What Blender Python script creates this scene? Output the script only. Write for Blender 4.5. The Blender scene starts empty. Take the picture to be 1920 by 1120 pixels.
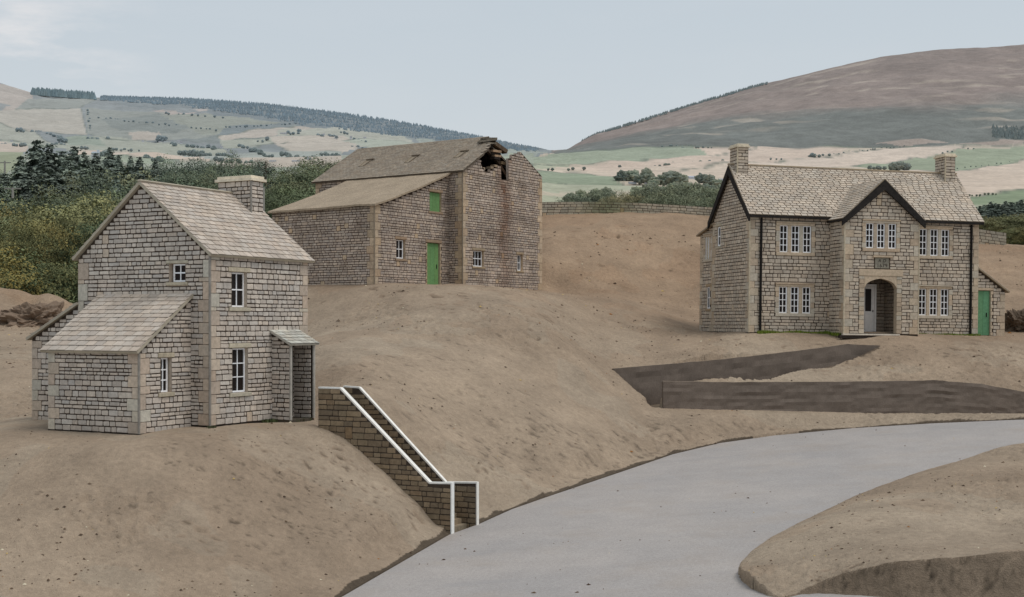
import bpy, bmesh, math, random
import numpy as np
from mathutils import Vector, Matrix, noise
from mathutils.geometry import tessellate_polygon

random.seed(7)
rng = np.random.default_rng(7)
scene = bpy.context.scene
COL = scene.collection
F, CX, HZ = 2450.0, 960.0, 605.0           # focal length and level line of the photograph


def at(px, py, Y):
    return Vector(((px - CX) / F * Y, Y, (HZ - py) / F * Y))


def lin(r, g, b, k=1.0):
    f = lambda c: ((c / 255 + .055) / 1.055) ** 2.4 if c > 10 else c / 255 / 12.92
    return (f(r) * k, f(g) * k, f(b) * k, 1.0)


# ------------------------------------------------------------------ mesh builder
class MB:
    def __init__(s):
        s.v = []; s.f = []; s.c = []; s.m = []

    def face(s, pts, col, m=0):
        i = len(s.v); s.v.extend([tuple(p) for p in pts])
        s.f.append(tuple(range(i, i + len(pts)))); s.c.append(col); s.m.append(m)

    def idx(s, verts, faces, col, m=0):
        i = len(s.v); s.v.extend([tuple(p) for p in verts])
        for f in faces:
            s.f.append(tuple(a + i for a in f)); s.c.append(col); s.m.append(m)

    def hexa(s, p, col, m=0):          # 8 points: bottom ring 0-3 (ccw from above), top ring 4-7
        s.idx(p, [(3, 2, 1, 0), (4, 5, 6, 7), (0, 1, 5, 4), (1, 2, 6, 5), (2, 3, 7, 6), (3, 0, 4, 7)], col, m)

    def box(s, a, b, col, m=0):
        x0, y0, z0 = a; x1, y1, z1 = b
        s.hexa([(x0, y0, z0), (x1, y0, z0), (x1, y1, z0), (x0, y1, z0), (x0, y0, z1), (x1, y0, z1), (x1, y1, z1), (x0, y1, z1)], col, m)

    def bar(s, p, q, w, h, col, m=0, up=(0, 0, 1)):   # square bar from p to q
        p = Vector(p); q = Vector(q); d = (q - p).normalized(); up = Vector(up)
        sx = d.cross(up)
        if sx.length < 1e-4: sx = d.cross(Vector((1, 0, 0)))
        sx.normalize(); sz = sx.cross(d); sx *= w / 2; sz *= h / 2
        s.hexa([p - sx - sz, p + sx - sz, q + sx - sz, q - sx - sz, p - sx + sz, p + sx + sz, q + sx + sz, q - sx + sz], col, m)

    def prism(s, outline, depth, col, m=0, holes=(), back=True):   # outline: 3-D points (ccw seen from the front); depth vector
        pts = [Vector(p) for p in outline]
        loops = [pts] + [[Vector(p) for p in h] for h in holes]
        flat = [p for l in loops for p in l]
        tri = tessellate_polygon(loops)
        nf = Vector(depth) * -1
        for t in tri:
            a, b, c = [flat[i] for i in t]
            if (b - a).cross(c - a).dot(nf) < 0: b, c = c, b
            s.face([a, b, c], col, m)
            if back:
                s.face([c + Vector(depth), b + Vector(depth), a + Vector(depth)], col, m)
        for l in loops:
            for i in range(len(l)):
                a, b = l[i], l[(i + 1) % len(l)]
                s.face([a, a + Vector(depth), b + Vector(depth), b], col, m)

    def build(s, name, mats, parent=None, smooth=False):
        me = bpy.data.meshes.new(name)
        me.from_pydata(s.v, [], s.f)
        if not isinstance(mats, (list, tuple)): mats = [mats]
        for m in mats: me.materials.append(m)
        me.polygons.foreach_set('material_index', s.m)
        ca = me.color_attributes.new('Col', 'FLOAT_COLOR', 'CORNER')
        arr = np.repeat(np.array(s.c, dtype=np.float32).reshape(-1, 4), [len(f) for f in s.f], axis=0)
        ca.data.foreach_set('color', arr.ravel())
        if smooth: me.polygons.foreach_set('use_smooth', [True] * len(s.f))
        me.update()
        o = bpy.data.objects.new(name, me); COL.objects.link(o)
        if parent: o.parent = parent
        return o


def tag(o, label, cat, group=None, kind=None):
    if label: o['label'] = label
    if cat: o['category'] = cat
    if group: o['group'] = group
    if kind: o['kind'] = kind
    return o


def thing(name, label, cat, loc=(0, 0, 0), rotz=0, group=None):
    o = bpy.data.objects.new(name, None); COL.objects.link(o)
    o.empty_display_size = .3
    o.location = loc; o.rotation_euler = (0, 0, rotz)
    return tag(o, label, cat, group)


def copy_tree(o, parent=None):
    c = o.copy(); COL.objects.link(c); c.parent = parent
    for ch in o.children: copy_tree(ch, c)
    return c


# ------------------------------------------------------------------ materials
def base_mat(name, rough=.9, spec=.2):
    m = bpy.data.materials.new(name); m.use_nodes = True
    nt = m.node_tree; b = nt.nodes['Principled BSDF']
    b.inputs['Roughness'].default_value = rough
    b.inputs['Specular IOR Level'].default_value = spec
    return m, nt, b


def N(nt, t, **kw):
    n = nt.nodes.new(t)
    for k, v in kw.items():
        if k.startswith('i_'):
            n.inputs[k[2:].replace('_', ' ')].default_value = v
        else: setattr(n, k, v)
    return n


def noise_n(nt, vec, scale, detail=4, rough=.55):
    n = N(nt, 'ShaderNodeTexNoise'); n.inputs['Scale'].default_value = scale
    n.inputs['Detail'].default_value = detail; n.inputs['Roughness'].default_value = rough
    nt.links.new(vec, n.inputs['Vector']); return n.outputs['Fac']


def remap(nt, v, a, b, c, d):
    n = N(nt, 'ShaderNodeMapRange'); n.inputs[1].default_value = a; n.inputs[2].default_value = b
    n.inputs[3].default_value = c; n.inputs[4].default_value = d
    nt.links.new(v, n.inputs[0]); return n.outputs[0]


def mul(nt, col, fac):
    n = N(nt, 'ShaderNodeVectorMath', operation='SCALE')
    nt.links.new(col, n.inputs[0]); nt.links.new(fac, n.inputs['Scale']); return n.outputs[0]


def mix(nt, fac, a, b):
    n = N(nt, 'ShaderNodeMix', data_type='RGBA')
    if isinstance(fac, float): n.inputs['Factor'].default_value = fac
    else: nt.links.new(fac, n.inputs['Factor'])
    for i, x in ((6, a), (7, b)):
        if isinstance(x, tuple): n.inputs[i].default_value = x
        else: nt.links.new(x, n.inputs[i])
    return n.outputs[2]


def bump(nt, b, h, strength, dist):
    n = N(nt, 'ShaderNodeBump'); n.inputs['Strength'].default_value = strength; n.inputs['Distance'].default_value = dist
    nt.links.new(h, n.inputs['Height']); nt.links.new(n.outputs[0], b.inputs['Normal'])


def attr_mat(name, s1=1.2, s2=9., s3=60., a1=.18, a2=.3, a3=.3, rough=.92, bd=.006, bs=.6, tint=None):
    """colour from the mesh, broken up by stains, patches and grain"""
    m, nt, b = base_mat(name, rough)
    tc = N(nt, 'ShaderNodeTexCoord').outputs['Object']
    at_ = N(nt, 'ShaderNodeAttribute', attribute_name='Col').outputs['Color']
    n1, n2, n3 = noise_n(nt, tc, s1), noise_n(nt, tc, s2), noise_n(nt, tc, s3, 2)
    c = mul(nt, at_, remap(nt, n1, .3, .7, 1 - a1, 1 + a1))
    c = mul(nt, c, remap(nt, n2, .3, .7, 1 - a2, 1 + a2))
    c = mul(nt, c, remap(nt, n3, .3, .7, 1 - a3, 1 + a3))
    if tint:
        n4 = noise_n(nt, tc, s1 * 1.7, 5)
        c = mix(nt, remap(nt, n4, .52, .75, 0, tint[1]), c, tint[0])
    nt.links.new(c, b.inputs['Base Color'])
    if bd: bump(nt, b, n3, bs, bd)
    return m


MAT_STONE = attr_mat('dressed_stone', a1=.1, a2=.16, a3=.2)
MAT_BARN = attr_mat('weathered_barn_stone', a1=.22, a2=.2, a3=.24, s1=.6, tint=(lin(86, 70, 56), .45))
MAT_SLATE = attr_mat('stone_slates', a1=.10, a2=.10, a3=.14, s2=3.)
MAT_BARN_ROOF = attr_mat('lichened_slates', a1=.10, a2=.12, a3=.2, s1=.8, s2=6.)
MAT_FELT = attr_mat('mossy_felt', a1=.12, a2=.24, a3=.34, s1=1.2, s2=12., s3=45., bd=.012)
MAT_PAINT = attr_mat('weathered_white_paint', a1=.04, a2=.07, a3=.08, rough=.6, bd=.001)
MAT_DOOR = attr_mat('green_door_paint', a1=.1, a2=.12, a3=.15, rough=.65, bd=.002)
MAT_DARK = attr_mat('dark_timber', a1=.25, a2=.35, a3=.4, rough=.85, bd=.006)
MAT_WALLET = attr_mat('clay_cut_face', s1=.5, s2=3., s3=30., a1=.1, a2=.12, a3=.14, bd=.01)


def glass_mat():
    m, nt, b = base_mat('window_glass', .4, .12)
    tc = N(nt, 'ShaderNodeTexCoord').outputs['Object']
    n = noise_n(nt, tc, 1.5)
    nt.links.new(mix(nt, remap(nt, n, .3, .7, 0, 1), (.012, .008, .007, 1), (.024, .018, .015, 1)), b.inputs['Base Color'])
    return m


MAT_GLASS = glass_mat()


def earth_mat(name, col_a, col_b, spec_dark=True):
    m, nt, b = base_mat(name, .95, .12)
    tc = N(nt, 'ShaderNodeTexCoord').outputs['Object']
    n0 = noise_n(nt, tc, .12, 3); n1 = noise_n(nt, tc, .7, 5, .6); n2 = noise_n(nt, tc, 6., 5, .65); n3 = noise_n(nt, tc, 45., 3, .6)
    c = mix(nt, remap(nt, n0, .35, .65, 0, 1), col_a, col_b)
    c = mul(nt, c, remap(nt, n1, .3, .7, .84, 1.13))
    c = mul(nt, c, remap(nt, n2, .3, .7, .86, 1.13))
    c = mul(nt, c, remap(nt, n3, .3, .7, .82, 1.18))
    # small dark crumbs pressed in the clay, gathered in patches
    v = N(nt, 'ShaderNodeTexVoronoi'); v.inputs['Scale'].default_value = 9.0
    nt.links.new(tc, v.inputs['Vector'])
    spots = remap(nt, v.outputs['Distance'], .10, .17, 1, 0)
    patch = remap(nt, noise_n(nt, tc, .55, 3), .54, .64, 0, .75)
    mm = N(nt, 'ShaderNodeMath', operation='MULTIPLY'); nt.links.new(spots, mm.inputs[0]); nt.links.new(patch, mm.inputs[1])
    c = mix(nt, mm.outputs[0], c, lin(84, 68, 55))
    at_ = N(nt, 'ShaderNodeAttribute', attribute_name='Col').outputs['Color']
    mv = N(nt, 'ShaderNodeVectorMath', operation='MULTIPLY'); nt.links.new(c, mv.inputs[0]); nt.links.new(at_, mv.inputs[1])
    nt.links.new(mv.outputs[0], b.inputs['Base Color'])
    h = N(nt, 'ShaderNodeMath', operation='MULTIPLY_ADD'); nt.links.new(n3, h.inputs[0]); h.inputs[1].default_value = .3
    nt.links.new(n2, h.inputs[2])
    bump(nt, b, h.outputs[0], .9, .09)
    return m


MAT_EARTH = earth_mat('brown_clay_earth', lin(169, 152, 132), lin(154, 137, 118))


def road_mat():
    m, nt, b = base_mat('grey_road', .85, .2)
    tc = N(nt, 'ShaderNodeTexCoord').outputs['Object']
    n0 = noise_n(nt, tc, .25, 3); n1 = noise_n(nt, tc, 1.1, 4); n2 = noise_n(nt, tc, 14, 4); n3 = noise_n(nt, tc, 60, 2)
    mp = N(nt, 'ShaderNodeMapping'); mp.inputs['Scale'].default_value = (.5, 1.6, 1); nt.links.new(tc, mp.inputs[0])
    n4 = noise_n(nt, mp.outputs[0], .9, 2)
    c = mix(nt, remap(nt, n0, .35, .65, 0, 1), lin(170, 162, 156), lin(161, 155, 151))
    c = mul(nt, c, remap(nt, n1, .3, .7, .95, 1.04)); c = mul(nt, c, remap(nt, n2, .3, .7, .90, 1.08))
    c = mul(nt, c, remap(nt, n3, .3, .7, .76, 1.2))
    c = mix(nt, remap(nt, n4, .60, .72, 0, .3), c, lin(146, 143, 142))
    c = mix(nt, remap(nt, noise_n(nt, tc, .42, 5, .65), .50, .70, 0, .34), c, lin(158, 144, 130))
    nt.links.new(c, b.inputs['Base Color'])
    bump(nt, b, n3, .35, .01)
    return m


MAT_ROAD = road_mat()


def leaf_mat(name, a, b_, c_, tint=None):
    """leaves; the object's alpha says how much valley haze lies on it"""
    m, nt, b = base_mat(name, .8, .1)
    oi = N(nt, 'ShaderNodeObjectInfo')
    at_ = N(nt, 'ShaderNodeAttribute', attribute_name='Col').outputs['Color']
    sep = N(nt, 'ShaderNodeSeparateColor'); nt.links.new(at_, sep.inputs[0])
    c = mix(nt, oi.outputs['Random'], a, b_)
    c = mix(nt, sep.outputs[1], c, c_)
    wn = N(nt, 'ShaderNodeTexWhiteNoise', noise_dimensions='1D'); nt.links.new(oi.outputs['Random'], wn.inputs['W'])
    c = mul(nt, c, remap(nt, wn.outputs['Value'], 0, 1, .66, 1.34))
    c = mul(nt, c, sep.outputs[0])
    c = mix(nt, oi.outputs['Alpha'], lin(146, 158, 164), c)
    nt.links.new(c, b.inputs['Base Color'])
    return m


def plain_mat(name, col, rough=.9, var=.15, s=3.):
    m, nt, b = base_mat(name, rough)
    tc = N(nt, 'ShaderNodeTexCoord').outputs['Object']
    n = noise_n(nt, tc, s)
    rg = N(nt, 'ShaderNodeRGB'); rg.outputs[0].default_value = col
    nt.links.new(mul(nt, rg.outputs[0], remap(nt, n, .3, .7, 1 - var, 1 + var)), b.inputs['Base Color'])
    return m


# ------------------------------------------------------------------ masonry
def jit(c, v):
    k = 1 + random.uniform(-v, v); t = random.uniform(-.03, .03)
    return (c[0] * k * (1 + t), c[1] * k, c[2] * k * (1 - t), 1)


STY = {
    'cottage': dict(course=.128, lo=.17, hi=.42, gap=.028, cols=[lin(186, 174, 161), lin(179, 167, 154), lin(192, 180, 166), lin(177, 167, 156)],
                    mortar=lin(64, 53, 44), quoin=[lin(189, 173, 155), lin(190, 181, 165), lin(182, 165, 148)], var=.07, mat=MAT_STONE, qh=.31),
    'barn': dict(course=.132, lo=.18, hi=.42, gap=.028, cols=[lin(176, 159, 143), lin(168, 152, 137), lin(182, 165, 148), lin(166, 151, 138)],
                 mortar=lin(66, 53, 44), quoin=[lin(184, 162, 136), lin(190, 170, 146), lin(178, 156, 132)], var=.08, mat=MAT_BARN, qh=.36),
    'manor': dict(course=.148, lo=.20, hi=.46, gap=.029, cols=[lin(185, 170, 151), lin(178, 163, 145), lin(191, 176, 157), lin(175, 161, 144)],
                  mortar=lin(66, 55, 46), quoin=[lin(188, 170, 147), lin(187, 175, 157), lin(180, 161, 139)], var=.07, mat=MAT_STONE, qh=.33),
    'stair': dict(course=.155, lo=.24, hi=.50, gap=.024, cols=[lin(134, 117, 94), lin(126, 109, 88), lin(141, 124, 101), lin(118, 103, 84)],
                  mortar=lin(72, 62, 53), quoin=[lin(130, 110, 86)], var=.10, mat=MAT_STONE, qh=.4),
    'field': dict(course=.19, lo=.34, hi=.5, gap=.03, cols=[lin(166, 154, 136), lin(156, 146, 128), lin(172, 160, 140)],
                  mortar=lin(80, 69, 58), quoin=[lin(180, 158, 130)], var=.08, mat=MAT_STONE, qh=.4),
}


class Frame:
    """a wall plane: u along the wall, v up, out towards the outside"""
    def __init__(s, o, d, z0=0.0, rise=None):
        s.rise = rise; s.o = Vector((o[0], o[1], z0)); s.d = Vector((d[0], d[1], 0)).normalized(); s.n = Vector((s.d.y, -s.d.x, 0))

    def p(s, u, v, out=0.0):
        return s.o + s.d * u + Vector((0, 0, v + (s.rise(u) if s.rise else 0))) + s.n * out


def stone(mb, fr, u0, u1, v0, v1, out, col, flat=False):
    h = v1 - v0; w = u1 - u0
    if w < .03 or h < .02: return
    c = min(.13 * h, .2 * w, .014) if not flat else .006
    j = lambda: random.uniform(-.007, .007) if not flat else 0
    pts = [(u0 + c, v0 + j()), (u1 - c, v0 + j()), (u1 + j(), v0 + c), (u1 + j(), v1 - c), (u1 - c, v1 + j()), (u0 + c, v1 + j()), (u0 + j(), v1 - c), (u0 + j(), v0 + c)]
    cu, cv = (u0 + u1) / 2, (v0 + v1) / 2
    ins = .006
    top = [(u + (ins if u < cu else -ins), v + (ins if v < cv else -ins)) for u, v in pts]
    vs = [fr.p(u, v, -.002) for u, v in pts] + [fr.p(u, v, out + random.uniform(-.002, .002)) for u, v in top]
    fs = [(i, (i + 1) % 8, 8 + (i + 1) % 8, 8 + i) for i in range(8)] + [tuple(range(8, 16))]
    mb.idx(vs, fs, col)


def scan(poly, v):
    xs = []
    for i in range(len(poly)):
        (u0, a), (u1, b) = poly[i], poly[(i + 1) % len(poly)]
        if (a <= v < b) or (b <= v < a):
            xs.append(u0 + (v - a) / (b - a) * (u1 - u0))
    xs.sort()
    return [(xs[i], xs[i + 1]) for i in range(0, len(xs) - 1, 2)]


def inter(A, B):
    return [(max(a, c), min(b, d)) for a, b in A for c, d in B if min(b, d) - max(a, c) > .02]


def cut(iv, a, b):
    r = []
    for x, y in iv:
        if b <= x or a >= y: r.append((x, y)); continue
        if a - x > .03: r.append((x, a))
        if y - b > .03: r.append((b, y))
    return r


def wall(name, parent, fr, outline, style, openings=(), quoins=(False, False), thick=.3, edges=None, stones=True, stain_shade=None, qtop=None, out=.012, seed=0):
    """openings: dict(u0,u1,v0,v1, m=(l,r,b,t) dressed margin, arch=[...], through=bool)"""
    st = STY[style]; mb = MB(); mort = st['mortar']
    rnd = random.Random(hash((name, seed, len(outline))) & 0xffff if False else seed * 101 + len(openings))
    loops = [[Vector((u, v, 0)) for u, v in outline]]
    for op in openings:
        ol = op.get('arch') or [(op['u0'], op['v0']), (op['u1'], op['v0']), (op['u1'], op['v1']), (op['u0'], op['v1'])]
        op['ol'] = ol
        loops.append([Vector((u, v, 0)) for u, v in ol])
    flat = [p for l in loops for p in l]
    for t in tessellate_polygon(loops):
        a, b, c = [flat[i] for i in t]
        if (b - a).cross(c - a).z < 0: b, c = c, b
        mb.face([fr.p(q.x, q.y) for q in (a, b, c)], mort)
        mb.face([fr.p(q.x, q.y, -thick) for q in (c, b, a)], mort)
    dress = st['quoin']
    for op in openings:
        ol = op['ol']; dep = op.get('deep', .16)
        for i in range(len(ol)):
            a, b = ol[i], ol[(i + 1) % len(ol)]
            mb.face([fr.p(*a, out), fr.p(*a, -dep), fr.p(*b, -dep), fr.p(*b, out)], jit(dress[0], .05))
    if edges:
        for i in range(len(outline)):
            a, b = outline[i], outline[(i + 1) % len(outline)]
            if edges(a, b):
                mb.face([fr.p(*a), fr.p(*a, -thick), fr.p(*b, -thick), fr.p(*b)], jit(st['cols'][-1], .2))
    if stones:
        vmin = min(v for u, v in outline); vmax = max(v for u, v in outline)
        umin = min(u for u, v in outline); umax = max(u for u, v in outline)
        qt = qtop if qtop is not None else vmax
        qh = st['qh']
        avoid = []
        for op in openings:
            ml, mr, mb_, mt = op.get('m', (0, 0, 0, 0))
            if 'le' in op:      # plain jambs, a lintel and a sill
                e, lh, sh = op['le']
                avoid += [(op['u0'], op['u1'], op['v0'], op['v1']), (op['u0'] - e, op['u1'] + e, op['v1'], op['v1'] + lh)]
                if sh: avoid.append((op['u0'] - e * .9, op['u1'] + e * .9, op['v0'] - sh, op['v0']))
            else: avoid.append((op['u0'] - ml, op['u1'] + mr, op['v0'] - mb_, op['v1'] + mt))
        okeys = sorted({q for r in avoid for q in r[2:]})
        qblocks = []; keys = []
        v = vmin; qv = [v]
        while v < vmax - .06: v = v + qh * random.uniform(.95, 1.05); qv.append(v)
        for q in okeys:
            i = min(range(len(qv)), key=lambda k: abs(qv[k] - q))
            if abs(qv[i] - q) < .12 and i > 0: qv[i] = q
        qv = sorted(set(qv))
        for side in (0, 1):
            if not quoins[side]: continue
            top_here = qt[side] if isinstance(qt, (tuple, list)) else qt
            for k in range(len(qv) - 1):
                if qv[k] > top_here - .1: break
                v1 = min(qv[k + 1], top_here); keys.append(v1)
                w = (.40 if (k + side) % 2 else .24) * random.uniform(.94, 1.06) * (qh / .31) ** .5
                u0, u1 = (umin, umin + w) if side == 0 else (umax - w, umax)
                qblocks.append((u0, u1, qv[k], v1))
        keys = sorted(set(keys))
        for q in okeys:
            if all(abs(q - k) > .10 for k in keys): keys = sorted(keys + [q])
        keys = [k for k in keys if vmin + .05 < k < vmax - .05] + [vmax]
        for (u0, u1, v0, v1) in qblocks:
            stone(mb, fr, u0, u1, v0 + .004, v1 - .004, out + .006, jit(random.choice(dress), .07), True)
        # dressed blocks at the sides of openings that ask for them
        for op in openings:
            ml, mr, mb_, mt = op.get('m', (0, 0, 0, 0))
            if op.get('jamb'):
                v = op['v0']; k = 0
                while v < op['v1'] - .05:
                    v1 = min(v + .16, op['v1']); e = .06 if k % 2 else 0
                    stone(mb, fr, op['u0'] - ml + e, op['u0'], v + .004, v1 - .004, out + .004, jit(random.choice(dress), .08), True)
                    stone(mb, fr, op['u1'], op['u1'] + mr - e, v + .004, v1 - .004, out + .004, jit(random.choice(dress), .08), True)
                    v = v1; k += 1
        levels = [vmin]; v = vmin
        while v < vmax - .03:
            nk = next((q for q in keys if q > v + .03), vmax)
            nrow = max(1, round((nk - v) / st['course']))
            h = (nk - v) / nrow * (random.uniform(.80, 1.2) if nrow > 1 else 1); v = min(v + h, vmax); levels.append(v)
        big = []
        for row in range(len(levels) - 1):
            v, v1 = levels[row], levels[row + 1]; h = v1 - v
            v2 = levels[row + 2] if row + 2 < len(levels) else None
            iv = inter(scan(outline, v + .012), scan(outline, v1 - .012))
            for (u0, u1, q0, q1) in avoid:
                if v1 > q0 + .015 and v < q1 - .015:
                    for lo_, hi_ in ((q1, v1), (v, q0)):      # slips of stone above and below dressed pieces
                        if lo_ >= v and hi_ <= v1 and .03 < hi_ - lo_ < h:
                            for a, b in inter([(u0, u1)], iv):
                                if not any(hi_ > r[2] + .01 and lo_ < r[3] - .01 and b > r[0] and a < r[1] for r in avoid):
                                    stone(mb, fr, a + .008, b - .008, lo_ + .006, hi_ - .006, out * .9, jit(random.choice(st['cols']), st['var']))
                    iv = cut(iv, u0, u1)
            for (u0, u1, q0, q1) in qblocks:
                if v1 > q0 + .03 and v < q1 - .03: iv = cut(iv, u0 - .004, u1 + .004)
            for (u0, u1, q0, q1) in big:
                if v1 > q0 + .02 and v < q1 - .02: iv = cut(iv, u0, u1)
            for a, b in iv:
                u = a
                while b - u > .02:
                    L = random.uniform(st['lo'], st['hi'])
                    if random.random() < .12: L *= .6
                    if b - u - L < st['lo'] * .6: L = b - u
                    g = st['gap'] * random.uniform(.7, 1.15) / 2; gu_ = g * .9
                    col = jit(random.choice(st['cols']), st['var'])
                    col = (col[0] * 1.06, col[1] * 1.07, col[2] * 1.09, 1)
                    top = v1
                    if random.random() < .016 and b - u > .5 and v2 and v2 < vmax - .3 and not op_near(openings, u, u + .26, v, v2) and not any(v2 > q[2] - .02 and v < q[3] + .02 and u + .27 > q[0] - .02 and u < q[1] + .02 for q in qblocks):
                        L = .25; top = v2; big.append((u, u + L, v1, v2)); col = jit(dress[0], .06)
                    if stain_shade:
                        k = stain_shade((u + L / 2), v)
                        col = (col[0] * k[0], col[1] * k[1], col[2] * k[2], 1)
                    stone(mb, fr, u + gu_, u + L - gu_, v + g, top - g, out * random.uniform(.75, 1.2), col)
                    u += L
    return mb.build(name, st['mat'], parent)


def op_near(ops, u0, u1, v0, v1):
    for o in ops:
        m = o.get('m', (0, 0, 0, 0))
        if u1 > o['u0'] - m[0] - .05 and u0 < o['u1'] + m[1] + .05 and v1 > o['v0'] - m[2] - .05 and v0 < o['v1'] + m[3] + .05: return True
    return False


WHITE = lin(238, 237, 237); CREAM = lin(178, 168, 148)


def sash(parent, fr, u0, u1, v0, v1, cols, rows, rec=.09, fw=.045, bw=.03, name='window', mats=None, bars=None):
    """white timber window with its pane, set back in its opening"""
    mb = MB(); t = .04
    def bx(a, b, c, d, o0, o1):
        p = [fr.p(a, c, o0), fr.p(b, c, o0), fr.p(b, c, o1), fr.p(a, c, o1), fr.p(a, d, o0), fr.p(b, d, o0), fr.p(b, d, o1), fr.p(a, d, o1)]
        mb.hexa([p[3], p[2], p[1], p[0], p[7], p[6], p[5], p[4]], jit(WHITE, .03))
    o0, o1 = -rec, -rec - t
    bx(u0, u0 + fw, v0, v1, o0, o1); bx(u1 - fw, u1, v0, v1, o0, o1)
    bx(u0 + fw, u1 - fw, v0, v0 + fw * 1.1, o0, o1); bx(u0 + fw, u1 - fw, v1 - fw, v1, o0, o1)
    iu0, iu1, iv0, iv1 = u0 + fw, u1 - fw, v0 + fw * 1.1, v1 - fw
    for i in range(1, cols):
        u = iu0 + (iu1 - iu0) * i / cols
        bx(u - bw / 2, u + bw / 2, iv0, iv1, o0 - .004, o1 - .002)
    for j in range(1, rows):
        v = iv0 + (iv1 - iv0) * j / rows
        b2 = bw * (1.3 if rows == 2 else 1)
        bx(iu0, iu1, v - b2 / 2, v + b2 / 2, o0 - .002, o1 - .004)
    w = mb.build(name, MAT_PAINT, parent)
    g = MB(); g.face([fr.p(u0, v0, -rec - .03), fr.p(u1, v0, -rec - .03), fr.p(u1, v1, -rec - .03), fr.p(u0, v1, -rec - .03)], (0, 0, 0, 1))
    g.build('pane', MAT_GLASS, w)
    return w


def slab(name, parent, fr, u0, u1, v0, v1, o0, o1, col, mat=None):
    mb = MB(); b = min(.012, (v1 - v0) * .2)
    ring = [(u0, v0), (u1, v0), (u1, v1), (u0, v1)]
    ins = [(u0 + b, v0 + b), (u1 - b, v0 + b), (u1 - b, v1 - b), (u0 + b, v1 - b)]
    vs = [fr.p(u, v, o0) for u, v in ring] + [fr.p(u, v, o1 - b) for u, v in ring] + [fr.p(u, v, o1) for u, v in ins]
    fs = [(8, 9, 10, 11), (3, 2, 1, 0)]
    for k in (0, 4):
        for i in range(4): fs.append((k + i, k + (i + 1) % 4, k + 4 + (i + 1) % 4, k + 4 + i))
    mb.idx(vs, fs, col)
    return mb.build(name, mat or MAT_STONE, parent)


def lintel_sill(win, fr, u0, u1, v0, v1, e=.1, lh=.13, sh=.11, sill=True, lintel=True, col=CREAM):
    if lintel: slab('lintel', win, fr, u0 - e, u1 + e, v1 + .002, v1 + lh, -.01, .035, jit(col, .05))
    if sill: slab('sill', win, fr, u0 - e * .9, u1 + e * .9, v0 - sh, v0 - .002, -.06, .055, jit(col, .05))


# ------------------------------------------------------------------ roofs
def roof(name, parent, o, du, ds, L, S, cols, expo=.2, wid=.28, thick=.07, outline=None, base=lin(84, 76, 66), edge=None, mat=None, lift=.024, var=.04, gap=.022, seed=0, slates=True, skip=None):
    o = Vector(o); du = Vector(du).normalized(); ds = Vector(ds).normalized(); n = du.cross(ds)
    P = lambda a, s, h=0: o + du * a + ds * s + n * h
    mb = MB()
    ol = outline or [(0, 0), (L, 0), (L, S), (0, S)]
    mb.prism([P(a, s, 0) for a, s in ol], -n * thick, edge or base)
    mb.prism([P(a, s, .004) for a, s in ([(.02, .02), (L - .02, .02), (L - .02, S - .02), (.02, S - .02)] if not outline else ol)], -n * .003, base, back=False)
    def inside(a, s):
        k = False
        for i in range(len(ol)):
            (x0, y0), (x1, y1) = ol[i], ol[(i + 1) % len(ol)]
            if (y0 > s) != (y1 > s) and a < (x1 - x0) * (s - y0) / (y1 - y0) + x0: k = not k
        return k
    if slates:
        s = 0.0; r = 0
        while s < S - .03:
            e = expo * random.uniform(.95, 1.05) * (1 - .25 * s / S)
            s1 = min(s + e + .05, S)
            a = -wid * (.5 * (r % 2) + random.uniform(.0, .12))
            while a < L - .02:
                w = wid * random.uniform(.92, 1.08)
                a0, a1 = max(a, 0), min(a + w, L); a += w
                if a1 - a0 < .04: continue
                ds_ = random.uniform(-.008, .008)
                if outline and not (inside((a0 + a1) / 2, min(s + e / 2, S - .01)) and inside(a0 + .02, s + .03) and inside(a1 - .02, s + .03)): continue
                l0 = lift * random.uniform(.85, 1.2) + .008; l1 = .006
                c = jit(random.choice(cols), var)
                g = gap / 2
                b0, b1 = a0 + g, a1 - g
                lo = max(s + ds_, -.012)
                t = .014
                mb.hexa([P(b0, lo, l0 - t), P(b1, lo, l0 - t), P(b1, s1, l1 - t + .002), P(b0, s1, l1 - t + .002), P(b0, lo, l0), P(b1, lo, l0), P(b1, s1, l1), P(b0, s1, l1)], c)
            s += e; r += 1
    return mb.build(name, mat or MAT_SLATE, parent)


def post(name, parent, x, y, z0, z1, r, col, mat, seg=10):
    mb = MB(); vs = []
    for z in (z0, z1):
        for k in range(seg):
            a = 2 * math.pi * k / seg; vs.append((x + r * math.cos(a), y + r * math.sin(a), z))
    mb.idx(vs, [(i, (i + 1) % seg, seg + (i + 1) % seg, seg + i) for i in range(seg)] + [tuple(range(seg, 2 * seg)), tuple(range(seg - 1, -1, -1))], col)
    return mb.build(name, mat, parent)


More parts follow.
